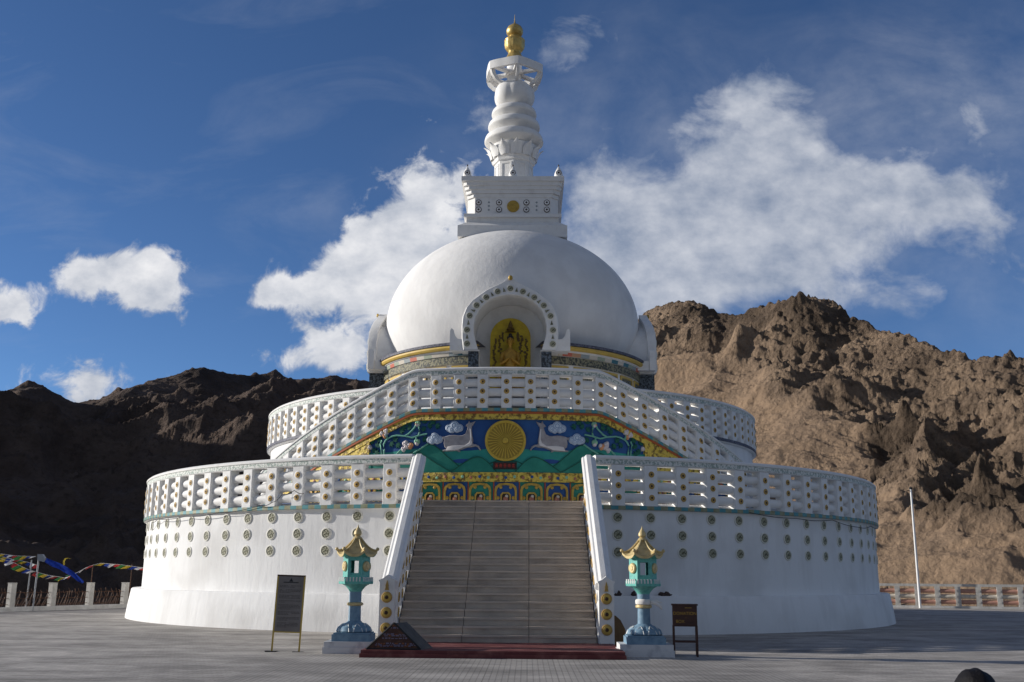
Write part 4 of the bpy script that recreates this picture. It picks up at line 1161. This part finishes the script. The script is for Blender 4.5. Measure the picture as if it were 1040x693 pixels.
t = tag(empty('triangular_sign', (-1.94, 21.15, .14), R_(0)), 'low tent shaped dark red sign on the red step at the stair foot', 'sign')
P = [(-.58, 0), (.52, 0), (-.03, .51)]
m = MB(); m.prism(P, lambda a, b_, w: (a + w * .30, w, b_), .03, .62); obj('tent_body', m, [mat('grey_sheet', (.085, .085, .085), .6, c2=(.05, .05, .05), scale=6)], t, smooth=False)
m = MB(); m.prism([(x * .93, .02 + z * .93) for x, z in P], lambda a, b_, w: (a, w, b_), .004, .028, 0)
for a, b_ in ((0, 1), (1, 2), (2, 0)):
    pa, pb = P[a], P[b_]
    m.tube([(pa[0], .0, pa[1] + .01), (pb[0], .0, pb[1] + .01)], .02, 6, 1)
rnd = random.Random(5)
smu = [(.47, .06), (.42, .07), (.30, .22), (.27, .2), (.22, .24), (.12, .36), (.09, .38), (.07, .33)]
for z, w in smu:
    x = -w - .02
    while x < w:
        ww = rnd.uniform(.02, .07); m.box(x, x + ww, -.003, .003, z - .012, z + rnd.uniform(0, .02), rnd.choice((2, 2, 3))); x += ww + .02
fp = obj('front_panel', m, [mat('dark_red_panel', (.06, .024, .018), .6, c2=(.10, .045, .025), scale=8, lo=.45, hi=.6), blackm, mat('faded_violet', (.16, .14, .20), .6), mat('faded_rust', (.24, .08, .03), .6)], t, smooth=False)

# wooden board leaning behind the right newel
m = MB(); P = [(0, 0), (.30, 0), (.30, .15), (.26, .42), (.17, .62), (.07, .72), (0, .74)]
m.prism(P, lambda a, b_, w: (a, w, b_), -.03, .03); o = obj('wooden_board', m, wood2, loc=(2.69, 24.05, 0)); o.rotation_euler = (0, R_(-3), 0)
tag(o, 'brown rounded wooden board leaning against the outer side of the right stair newel', 'board')

# dark bundles on the plinth ledge
for th, ln, lab in ((12.7, .22, 'small dark bundle on the wall ledge close to the right newel post'), (14.5, .16, 'small dark bundle on the wall ledge directly behind the right lantern column'), (18.2, .42, 'longest dark bundle on the wall ledge, between right lantern and donation box')):
    m = MB().ball((0, 0, .05), (ln / 2, .09, .06), 18)
    m.v = [(x * (1 + .12 * math.sin(9 * z * 10 + x * 20)), y, z * (1 + .35 * math.sin(x * 31 + th) + .2 * math.sin(x * 67))) for x, y, z in m.v]
    a = R_(th); o = obj('cloth_bundle', m, shoe, loc=(14.89 * math.sin(a), D - 14.89 * math.cos(a), 1.055), rz=a, sharp=80)
    tag(o, lab, 'bundle', 'dark bundles on the ledge')

# loose cables on the drum
def cable(pts, label, R=14.86):
    P = []
    for i in range(len(pts) - 1):
        (t0, z0, r0), (t1, z1, r1) = pts[i], pts[i + 1]
        for q in range(6):
            f = q / 6; th = R_(t0 + (t1 - t0) * f); r = r0 + (r1 - r0) * f
            P.append((r * math.sin(th), D - r * math.cos(th), z0 + (z1 - z0) * f - .05 * math.sin(PI * f)))
    tag(obj('loose_cable', MB().tube(P, .011, 5), blackm), label, 'cable')
cable([(-61, 3.10, 14.74), (-58, 3.36, 14.86), (-54.8, 3.42, 14.88), (-45, 3.42, 14.88), (-37.7, 3.47, 14.89), (-30.4, 3.62, 14.9), (-28.2, 3.72, 14.92), (-26.8, 3.93, 14.94), (-25, 4.05, 14.94), (-23.4, 3.95, 14.93)], 'thin dark cable looping over the tile band of the sunlit left terrace wall')
cable([(30, 3.52, 14.88), (38, 3.42, 14.86), (46, 3.45, 14.86), (54, 3.30, 14.86), (60, 3.4, 14.86), (68, 3.42, 14.86)], 'thin dark cable sagging under the tile band of the shaded right terrace wall')

# =================================================================== left fence
t = tag(empty('white_post_fence', (-20.6, 43.0, 0)), 'fence of square white posts and rusty slanted bars left of the stupa', 'fence')
A = Vector((-20.6, 43.0)); B = Vector((-18.06, 48.6)); d = (B - A).normalized(); nrm = Vector((d.y, -d.x))
ang = math.atan2(d.y, d.x); sp_ = 2.05
def onf(k, off=0.): p = d * (k * sp_) + nrm * off; return p
M0 = Matrix.Rotation(ang, 4, 'Z')
m = MB(); m.box(-5 * sp_, 8 * sp_, -.13, .13, -.05, .18, 0, M0); obj('kerb', m, concl, t, smooth=False)
for k in range(-5, 9):
    m = MB(); m.box(k * sp_ - .12, k * sp_ + .12, -.12, .12, .18, 1.13, 0, M0); m.box(k * sp_ - .13, k * sp_ + .13, -.13, .13, 1.131, 1.16, 0, M0)
    obj('post', m, concrete, t, smooth=False)
    if k < 8:
        m = MB(); rnd = random.Random(k + 30)
        x0 = k * sp_ + .18; n = 13
        for i in range(n):
            x = x0 + i * (sp_ - .45) / n; a = rnd.uniform(.10, .30)
            P = [(x, rnd.uniform(-.03, .03), .19), (x + a * .6, 0, .45), (x + a, rnd.uniform(-.04, .04), .65 + rnd.uniform(-.12, .18)), (x + a - .07, .02, .84 + rnd.uniform(-.1, .1))]
            m.tube([tuple(M0 @ Vector(q)) for q in P], .014, 5)
        for z in (.28, .52, .76): m.tube([tuple(M0 @ Vector((x0 - .05, 0, z))), tuple(M0 @ Vector((x0 + sp_ - .30, 0, z)))], .012, 5)
        obj('slanted_bars', m, rust, t)

# poles behind the fence, sticks
def stick(x, y, z1, r, lab, name='metal_pole', cat='pole', dx=0, group=None, m_=metal):
    o = obj(name, MB().tube([(0, 0, 0), (dx, 0, z1)], [r, r * .8], 10), m_, loc=(x, y, 0)); tag(o, lab, cat, group); return o
tpo = tag(empty('floodlight_mast', (-20.07, 43.9, 0)), 'grey metal mast with a floodlight on top, behind the left fence', 'floodlight')
obj('mast', MB().tube([(0, 0, 0), (.02, 0, 2.2)], .035, 10), metal, tpo)
m = MB(); m.prism([(-.12, 2.08), (.16, 2.02), (.22, 2.12), (.06, 2.34), (-.14, 2.34)], lambda a, b_, w: (a + .12, w, b_), -.08, .10); obj('floodlight_head', m, metal, tpo)
stick(-20.42, 44.0, 2.1, .032, 'plain grey metal pole just left of the floodlight mast', dx=.03)
stick(-19.05, 47.1, 1.95, .022, 'thin dark stick holding prayer flags at the third visible white post', 'flag_stick', 'pole', m_=rust)
stick(-17.95, 48.9, 2.0, .022, 'thin dark stick holding prayer flags beside the stupa wall', 'flag_stick', 'pole', m_=rust)

def flags(pts, lab, n, size=.24, sag=.0, seed=1, grp='strings of prayer flags'):
    pts = [Vector(p) for p in pts]
    L_ = [0]
    for a, b_ in zip(pts[:-1], pts[1:]): L_.append(L_[-1] + (b_ - a).length)
    def at(s_):
        s_ = min(max(s_, 0), L_[-1] - 1e-5)
        for i in range(len(pts) - 1):
            if s_ <= L_[i + 1]: return pts[i].lerp(pts[i + 1], (s_ - L_[i]) / (L_[i + 1] - L_[i]))
    o0 = pts[0].copy()
    t = tag(empty('prayer_flag_string', tuple(o0)), lab, 'prayer flags', grp)
    obj('cord', MB().tube([tuple(at(L_[-1] * q / 40) - o0) for q in range(41)], .008, 5), clothw, t)
    rnd = random.Random(seed)
    for k in range(n):
        m = MB(); s0 = L_[-1] * (k + .05) / n; s1 = L_[-1] * (k + .95) / n
        G_ = 5; fl = rnd.uniform(.45, 1.15); sh = rnd.uniform(.10, .30)
        for i in range(G_):
            for j in range(4):
                p = at(s0 + (s1 - s0) * i / (G_ - 1)) - o0
                v = j / 3
                p = p + Vector((-sh * v + .02 * math.sin(i * 2 + k), .10 * v * math.sin(k * 1.3 + i * .8) - .04 * v, -size * v * fl * (.62 + .1 * math.sin(k + i))))
                m.v.append(tuple(p))
        for i in range(G_ - 1):
            for j in range(3): m.f.append([i * 4 + j, i * 4 + j + 1, (i + 1) * 4 + j + 1, (i + 1) * 4 + j]); m.m.append(0)
        obj('flag', m, FL[k % 5], t)
    return t
flags([(-24.0, 43.6, 2.75), (-22.4, 43.6, 2.44), (-21.5, 43.6, 2.33), (-20.9, 43.7, 2.26), (-20.12, 43.8, 2.24)], 'top string of coloured prayer flags, running from left edge to the floodlight', 22, seed=1)
flags([(-24.0, 43.6, 2.8), (-22.5, 43.6, 2.42), (-21.6, 43.6, 2.16), (-21.0, 43.7, 1.98), (-20.4, 43.8, 1.70), (-19.75, 44.2, 1.48), (-19.35, 45.1, 1.36)], 'lower string of prayer flags slanting down to the second visible white post', 30, seed=2)
flags([(-22.5, 44.3, 2.42), (-21.7, 44.3, 2.2), (-20.6, 44.2, 2.0), (-20.1, 44.1, 1.86)], 'short middle string of prayer flags ending at the grey poles', 13, .22, seed=5)
flags([(-19.5, 45.4, 1.34), (-19.6, 46.9, 1.62), (-19.22, 47.0, 1.86), (-18.75, 47.2, 2.02), (-18.2, 48.3, 1.96), (-17.4, 48.8, 1.84), (-16.5, 49.0, 1.84), (-14.8, 49.2, 2.0)], 'string of prayer flags arching between thin sticks next to the stupa wall', 26, seed=3)
# big blue cloth streamer
m = MB(); P = [(-20.0, 2.17), (-19.7, 2.06), (-19.4, 1.96), (-19.1, 1.82), (-18.8, 1.68), (-18.5, 1.50), (-18.25, 1.33), (-18.05, 1.15)]
n = len(P)
for i, (x, z) in enumerate(P):
    w = (.10, .20, .23, .22, .24, .20, .17, .10)[i]
    for j in range(5):
        v = j / 4 - .5
        m.v.append((x + 20 + .25 * v * w, .07 * math.sin(i * 2.1 + j * 1.7), z + v * w + .03 * math.sin(i * 3.)))
for i in range(n - 1):
    for j in range(4): m.f.append([i * 5 + j, i * 5 + j + 1, (i + 1) * 5 + j + 1, (i + 1) * 5 + j]); m.m.append(0)
tag(obj('blue_streamer', m, clothb, loc=(-20, 43.9, 0)), 'long bright blue cloth streamer blowing from the floodlight mast', 'streamer')
m = MB(); P = [(0, 0), (.05, .12), (.03, .26), (.07, .36), (.16, .40), (.26, .37)]
for i, (x, z) in enumerate(P): m.v += [(x - .035, .01 * i, z), (x + .035, .02 * i, z - .01)]
for i in range(5): m.f.append([2 * i, 2 * i + 1, 2 * i + 3, 2 * i + 2]); m.m.append(0)
tag(obj('yellow_streamer', m, FL[4], loc=(-19.05, 44.0, 1.80)), 'thin yellow ribbon standing up from the blue streamer', 'streamer')

# sand heap at the plinth
m = MB().lathe([(.85, -.02), (.7, .12), (.45, .38), (.22, .58), (.001, .68)], 20, rf=lambda a, z: 1 + .15 * math.sin(3 * a) + .08 * math.sin(7 * a + z * 9))
tag(obj('sand_heap', m, sandm, loc=(-15.95, 46.6, 0), sharp=80), 'small heap of tan sand against the left foot of the stupa plinth', 'sand heap')

# =================================================================== right fence
t = tag(empty('concrete_fence', (13.5, 62.9, 0)), 'low concrete fence with grey posts and pink and cream rails', 'fence')
A = Vector((13.5, 62.9)); B = Vector((40., 54.1)); d = (B - A).normalized(); ang = math.atan2(d.y, d.x); M0 = Matrix.Rotation(ang, 4, 'Z'); Lf = (B - A).length
m = MB(); m.box(0, Lf, -.2, .2, -.05, .12, 0, M0); obj('kerb', m, concl, t, smooth=False)
m = MB(); m.box(0, Lf, -.12, .12, 1.18, 1.32, 0, M0); obj('top_rail', m, concrete, t, smooth=False)
for q, z in enumerate((.34, .64, .94)):
    m = MB()
    m.tube([tuple(M0 @ Vector((0, 0, z))), tuple(M0 @ Vector((Lf, 0, z)))], .118, 10, 0)
    obj('rail', m, (pinkr, creamr, pinkr)[q], t)
k = 0
x = .3
while x < Lf:
    m = MB(); m.box(x - .14, x + .14, -.16, .15, .12, 1.18, 0, M0)
    for z in (.34, .64, .94): m.box(x - .07, x + .07, -.18, -.161, z - .05, z + .05, 0, M0)
    obj('post', m, concrete, t, smooth=False); x += 1.06
# flagpole
t = tag(empty('flagpole', (22.72, 59.2, 0)), 'tall thin white flagpole in front of the concrete fence', 'flagpole')
obj('pole', MB().tube([(0, 0, 0), (0, 0, 6.6)], [.075, .055], 10), polew, t)
m = MB().lathe([(.09, 6.6), (.10, 6.68), (.001, 6.76)], 10); m.box(-.22, .05, -.02, .02, 6.5, 6.54); obj('pole_top', m, blackm, t)

# =================================================================== person whose hair shows at the lower edge
def skinned(name, pts, edges, radii, root, mt, parent, sub=2):
    me = bpy.data.meshes.new(name); me.from_pydata(pts, edges, []); o = bpy.data.objects.new(name, me); col.objects.link(o)
    md = o.modifiers.new('s', 'SKIN')
    for i, r in enumerate(radii): me.skin_vertices[0].data[i].radius = (r, r) if not isinstance(r, tuple) else r
    me.skin_vertices[0].data[root].use_root = True
    o.modifiers.new('u', 'SUBSURF').levels = sub; o.modifiers['u'].render_levels = sub
    dg = bpy.context.evaluated_depsgraph_get(); m2 = bpy.data.meshes.new_from_object(o.evaluated_get(dg))
    bpy.data.objects.remove(o)
    m2.materials.clear(); m2.materials.append(mt)
    for p in m2.polygons: p.use_smooth = True
    n = bpy.data.objects.new(name, m2); col.objects.link(n); n.parent = parent; return n
t = tag(empty('person', (2.78, 5.0, 0)), 'person with short black hair at the bottom edge, seen from behind', 'person')
k = 1.19 / 1.70
pts = [(0, 0, .92), (0, 0, 1.10), (0, .01, 1.30), (0, 0, 1.42), (0, 0, 1.50), (0, .01, 1.57), (0, 0, 1.62)]
rad = [.15, .13, .155, .08, .058, .085, .08]
edges = [(i, i + 1) for i in range(6)]
for sg in (-1, 1):
    b0 = len(pts); pts += [(sg * .17, 0, 1.38), (sg * .22, .01, 1.10), (sg * .23, .06, .86), (sg * .23, .08, .76)]; rad += [.06, .048, .036, .03]
    edges += [(3, b0), (b0, b0 + 1), (b0 + 1, b0 + 2), (b0 + 2, b0 + 3)]
    c0 = len(pts); pts += [(sg * .09, 0, .82), (sg * .10, .01, .48), (sg * .10, -.01, .10), (sg * .11, .12, .04)]; rad += [.10, .07, .05, .042]
    edges += [(0, c0), (c0, c0 + 1), (c0 + 1, c0 + 2), (c0 + 2, c0 + 3)]
body = skinned('body', [tuple(c * k for c in p) for p in pts], edges, [r * k for r in rad], 0, skin, t)
# clothing shells, hair
m = MB(); n = 20
def shell(secs, mt, name):
    m = MB()
    for z, rx, ry in secs:
        for i in range(n): a = 2 * PI * i / n; m.v.append((rx * k * math.cos(a), ry * k * math.sin(a), z * k))
    for j in range(len(secs) - 1):
        for i in range(n): i2 = (i + 1) % n; m.f.append([j * n + i, j * n + i2, (j + 1) * n + i2, (j + 1) * n + i]); m.m.append(0)
    return obj(name, m, mt, t, sharp=80)
shell([(.80, .20, .16), (1.0, .19, .15), (1.25, .215, .16), (1.38, .20, .13), (1.45, .09, .08)], shirt, 'shirt')
for sg in (-1, 1):
    m = MB().tube([(sg * .09 * k, 0, .86 * k), (sg * .10 * k, .01, .48 * k), (sg * .10 * k, -.01, .10 * k)], [.125 * k, .09 * k, .075 * k], 14); obj('trouser_leg', m, trous, t)
    m = MB().tube([(sg * .17 * k, 0, 1.38 * k), (sg * .225 * k, .01, 1.10 * k), (sg * .235 * k, .05, .90 * k)], [.075 * k, .062 * k, .05 * k], 12); obj('sleeve', m, shirt, t)
m = MB(); hc = (0, .0, 1.07)
m.ball(hc, (.102, .112, .125), 32)
m.v = [(x * (1 + .02 * math.sin(x * 90 + z * 60)), y * (1 + .02 * math.sin(z * 80 + x * 50)), z + .003 * math.sin(x * 120)) for x, y, z in m.v]
rnd = random.Random(9)
for i in range(0):
    a = rnd.uniform(0, 2 * PI); e = rnd.uniform(.1, .7)
    p = Vector((.092 * math.cos(e) * math.cos(a), .108 * math.cos(e) * math.sin(a), .125 * math.sin(e)))
    q = p * 1.0; dn = Vector((p.x * .3, p.y * .3, -.04)) ; 
    P = [Vector(hc) + p * 1.0, Vector(hc) + p * 1.02 + dn * .5, Vector(hc) + p * .99 + dn]
    m.tube([tuple(x) for x in P], [.006, .007, .002], 4)
obj('hair', m, hair, t, sharp=80)
m = MB(); m.ball((0, .02, 1.035), (.08, .095, .115), 20); m.ball((0, .12, 1.03), (.014, .02, .02), 8)
for sg in (-1, 1): m.ball((sg * .085, 0, 1.0), (.015, .025, .032), 8)
obj('face', m, skin, t)

# =================================================================== world, sun, camera
ELEV = 16.; ALPHA = 8.
w = bpy.data.worlds.new('World'); scn.world = w; w.use_nodes = True
nt = w.node_tree; N = nt.nodes; L = nt.links
for n_ in list(N): N.remove(n_)
wo = N.new('ShaderNodeOutputWorld'); bg = N.new('ShaderNodeBackground'); L.new(bg.outputs[0], wo.inputs[0])
sky = N.new('ShaderNodeTexSky'); sky.sky_type = 'NISHITA'; sky.sun_disc = False
sky.sun_elevation = R_(ELEV); sky.sun_rotation = math.atan2(-math.cos(R_(ALPHA)), math.sin(R_(ALPHA)))
sky.altitude = 3600; sky.air_density = 1.0; sky.dust_density = .8; sky.ozone_density = 3.0
SKYS = .09
tc = N.new('ShaderNodeTexCoord')
sx = N.new('ShaderNodeSeparateXYZ'); L.new(tc.outputs['Generated'], sx.inputs[0])
def math_(op, a, b_=None, c=None, clamp=False):
    k = N.new('ShaderNodeMath'); k.operation = op; k.use_clamp = clamp
    for i, v in enumerate((a, b_, c)):
        if v is None: continue
        if isinstance(v, (int, float)): k.inputs[i].default_value = v
        else: L.new(v, k.inputs[i])
    return k.outputs[0]
yy = math_('MAXIMUM', sx.outputs['Y'], .08)
gx = math_('DIVIDE', sx.outputs['X'], yy); gz = math_('DIVIDE', sx.outputs['Z'], yy)
cb = N.new('ShaderNodeCombineXYZ'); L.new(gx, cb.inputs[0]); L.new(gz, cb.inputs[1])
def wnoise(sc, det, rough=.6, stretch=(1, 1, 1), dist=0., src=None):
    mp = N.new('ShaderNodeMapping'); mp.inputs['Scale'].default_value = stretch; L.new(src or cb.outputs[0], mp.inputs['Vector'])
    n_ = N.new('ShaderNodeTexNoise'); n_.inputs['Scale'].default_value = sc; n_.inputs['Detail'].default_value = det; n_.inputs['Roughness'].default_value = rough
    n_.inputs['Distortion'].default_value = dist; L.new(mp.outputs[0], n_.inputs['Vector']); return n_
# warp the position a little
wn = wnoise(9, 3); wv = N.new('ShaderNodeVectorMath'); wv.operation = 'SUBTRACT'; L.new(wn.outputs['Color'], wv.inputs[0]); wv.inputs[1].default_value = (.5, .5, .5)
ws = N.new('ShaderNodeVectorMath'); ws.operation = 'SCALE'; L.new(wv.outputs[0], ws.inputs[0]); ws.inputs['Scale'].default_value = .05
wp = N.new('ShaderNodeVectorMath'); wp.operation = 'ADD'; L.new(cb.outputs[0], wp.inputs[0]); L.new(ws.outputs[0], wp.inputs[1])
front = math_('GREATER_THAN', sx.outputs['Y'], .1)
def blobs(lst):
    tot = None
    for cx, cz, a, b_, wt, rot in lst:
        s_ = N.new('ShaderNodeVectorMath'); s_.operation = 'SUBTRACT'; L.new(wp.outputs[0], s_.inputs[0]); s_.inputs[1].default_value = (cx, cz, 0)
        src = s_.outputs[0]
        mp = N.new('ShaderNodeMapping'); mp.vector_type = 'TEXTURE'; mp.inputs['Rotation'].default_value = (0, 0, R_(rot)); mp.inputs['Scale'].default_value = (a, b_, 1)
        L.new(src, mp.inputs['Vector'])
        d_ = N.new('ShaderNodeVectorMath'); d_.operation = 'DOT_PRODUCT'; L.new(mp.outputs[0], d_.inputs[0]); L.new(mp.outputs[0], d_.inputs[1])
        e = math_('MULTIPLY', math_('POWER', 2.7183, math_('MULTIPLY', d_.outputs['Value'], -1.)), wt)
        tot = e if tot is None else math_('ADD', tot, e)
    return math_('MULTIPLY', tot, front)
dense = blobs([(-.422, .295, .050, .034, 1.05, 0), (-.385, .293, .030, .026, .8, 0), (-.455, .305, .026, .018, .6, 20), (-.53, .272, .040, .026, 1.1, 0), (-.44, .182, .055, .026, .95, 0),
               (-.195, .222, .055, .026, 1.2, 8), (-.10, .31, .06, .035, .9, 0), (-.20, .298, .062, .030, 1.0, 20), (-.15, .325, .06, .045, 1.0, 40), (-.105, .39, .055, .05, .9, 50), (-.13, .28, .05, .03, .9, 0), (-.26, .288, .03, .018, .7, 0)])
soft = blobs([(.13, .36, .10, .07, .75, 30), (.21, .37, .10, .075, .9, 20), (.26, .455, .045, .06, 1.05, 0), (.235, .50, .035, .04, .5, 60), (.32, .41, .10, .045, .85, -8), (.40, .385, .08, .028, .75, 0), (.27, .35, .12, .05, .8, 0),
              (.14, .295, .08, .05, .8, 0), (.24, .30, .10, .030, .7, 10), (.35, .272, .08, .022, .65, 8), (.38, .35, .10, .05, .45, 0), (.08, .40, .05, .10, .35, 0), (-.05, .46, .05, .06, .3, 0), (.52, .38, .09, .10, .18, 0), (.06, .56, .05, .05, .35, 0), (.50, .50, .12, .08, .16, 0), (.44, .46, .10, .05, .18, -20), (.17, .47, .05, .03, .4, 30), (.56, .30, .08, .06, .35, 0), (.05, .30, .08, .08, .4, 0)])
n1 = wnoise(24, 10, .62, dist=.4).outputs['Fac']; n2 = wnoise(12, 12, .60, (1, 1.2, 1), dist=.3).outputs['Fac']
md = N.new('ShaderNodeMapRange'); md.interpolation_type = 'SMOOTHSTEP'; md.inputs['From Min'].default_value = .34; md.inputs['From Max'].default_value = .85
L.new(math_('ADD', dense, math_('MULTIPLY', math_('SUBTRACT', n1, .5), 2.1)), md.inputs['Value'])
md_ = math_('MULTIPLY', md.outputs[0], math_('GREATER_THAN', dense, .02))
ms = N.new('ShaderNodeMapRange'); ms.interpolation_type = 'SMOOTHSTEP'; ms.inputs['From Min'].default_value = .25; ms.inputs['From Max'].default_value = 1.30; ms.inputs['To Max'].default_value = .88
L.new(math_('ADD', soft, math_('MULTIPLY', math_('SUBTRACT', n2, .5), 3.0)), ms.inputs['Value'])
ms_ = math_('MULTIPLY', ms.outputs[0], math_('MINIMUM', math_('MULTIPLY', soft, 4.), 1.))
cir = N.new('ShaderNodeMapRange'); cir.inputs['From Min'].default_value = .52; cir.inputs['From Max'].default_value = .85; cir.inputs['To Max'].default_value = .20
veil = blobs([(.40, .40, .22, .13, 1., 0), (.10, .42, .16, .14, .7, 0), (.45, .52, .14, .08, .5, 0)])
vn_ = N.new('ShaderNodeMapRange'); vn_.inputs['From Min'].default_value = .30; vn_.inputs['From Max'].default_value = .75; vn_.inputs['To Max'].default_value = .42
L.new(wnoise(6, 9, .62, (1, 1.6, 1), dist=.6).outputs['Fac'], vn_.inputs['Value'])
veil = math_('MULTIPLY', math_('MINIMUM', veil, 1.), vn_.outputs[0])
L.new(wnoise(3.2, 8, .6, (1, 2.6, 1), dist=1.).outputs['Fac'], cir.inputs['Value'])
fill_cloud = N.new('ShaderNodeMapRange'); fill_cloud.inputs['From Min'].default_value = .42; fill_cloud.inputs['From Max'].default_value = .58  # cloud layer added behind the camera, out of view, as neutral fill light
L.new(wnoise(2.2, 6, .6, (1, 1, 1.6), src=tc.outputs['Generated']).outputs['Fac'], fill_cloud.inputs['Value'])
fill_cloud_m = math_('MULTIPLY', fill_cloud.outputs[0], math_('MULTIPLY', math_('LESS_THAN', sx.outputs['Y'], .1), math_('GREATER_THAN', sx.outputs['Z'], 0.)))
mask = math_('MAXIMUM', math_('MAXIMUM', math_('MAXIMUM', md_, ms_), fill_cloud_m), math_('MAXIMUM', veil, math_('MULTIPLY', cir.outputs[0], front)), clamp=True)
# brightness of clouds: billows
shade = N.new('ShaderNodeMapRange'); shade.inputs['From Min'].default_value = .3; shade.inputs['From Max'].default_value = .7; shade.inputs['To Min'].default_value = .0; shade.inputs['To Max'].default_value = 1.
L.new(wnoise(17, 8, .6, (1, 1.3, 1)).outputs['Fac'], shade.inputs['Value'])
def mixw(a, b_, f):
    k = N.new('ShaderNodeMix'); k.data_type = 'RGBA'
    for s_, v in (('A', a), ('B', b_)):
        if isinstance(v, tuple): k.inputs[s_].default_value = (*v, 1)
        else: L.new(v, k.inputs[s_])
    L.new(f, k.inputs['Factor']); return k.outputs['Result']
CB = 1 / SKYS
cd = mixw((.40 * CB, .44 * CB, .52 * CB), (.80 * CB, .80 * CB, .82 * CB), shade.outputs[0])
cs = mixw((.24 * CB, .29 * CB, .39 * CB), (.60 * CB, .62 * CB, .67 * CB), shade.outputs[0])
cc = mixw(mixw(cs, cd, md_), (.22 * CB, .225 * CB, .24 * CB), math_('LESS_THAN', sx.outputs['Y'], .1))
tint = N.new('ShaderNodeMix'); tint.data_type = 'RGBA'; tint.blend_type = 'MULTIPLY'; tint.inputs['Factor'].default_value = 1.; L.new(sky.outputs[0], tint.inputs['A']); tint.inputs['B'].default_value = (.80, .96, 1.13, 1)
fin = mixw(tint.outputs['Result'], cc, mask)
L.new(fin, bg.inputs['Color']); bg.inputs['Strength'].default_value = SKYS

sl = bpy.data.lights.new('sun', 'SUN'); sl.energy = 4.6; sl.angle = R_(.53); sl.color = (1., .95, .875)
so = bpy.data.objects.new('sun', sl); col.objects.link(so)
sd = Vector((-math.cos(R_(ALPHA)) * math.cos(R_(ELEV)), math.sin(R_(ALPHA)) * math.cos(R_(ELEV)), math.sin(R_(ELEV))))
so.rotation_euler = sd.to_track_quat('Z', 'Y').to_euler(); so.location = (-30, 0, 40)

cam = bpy.data.cameras.new('camera'); cam.sensor_width = 36; cam.lens = 35.77; cam.clip_end = 8000; cam.clip_start = .1
co = bpy.data.objects.new('camera', cam); col.objects.link(co)
p_, psi, rl = .2266, -.0161, .0075
r0 = Vector((math.cos(psi), -math.sin(psi), 0)); f0 = Vector((math.sin(psi), math.cos(psi), 0)); zz = Vector((0, 0, 1))
fw = f0 * math.cos(p_) + zz * math.sin(p_); dn = -(zz * math.cos(p_) - f0 * math.sin(p_))
rr = r0 * math.cos(rl) - dn * math.sin(rl); dd = r0 * math.sin(rl) + dn * math.cos(rl)
M = Matrix((rr, -dd, -fw)).transposed().to_4x4(); M.translation = Vector((.6935, 0, 1.6)); co.matrix_world = M
scn.camera = co
scn.render.engine = 'CYCLES'
scn.view_settings.view_transform = 'Standard'; scn.view_settings.look = 'None'; scn.view_settings.gamma = 1.; scn.view_settings.exposure = .12
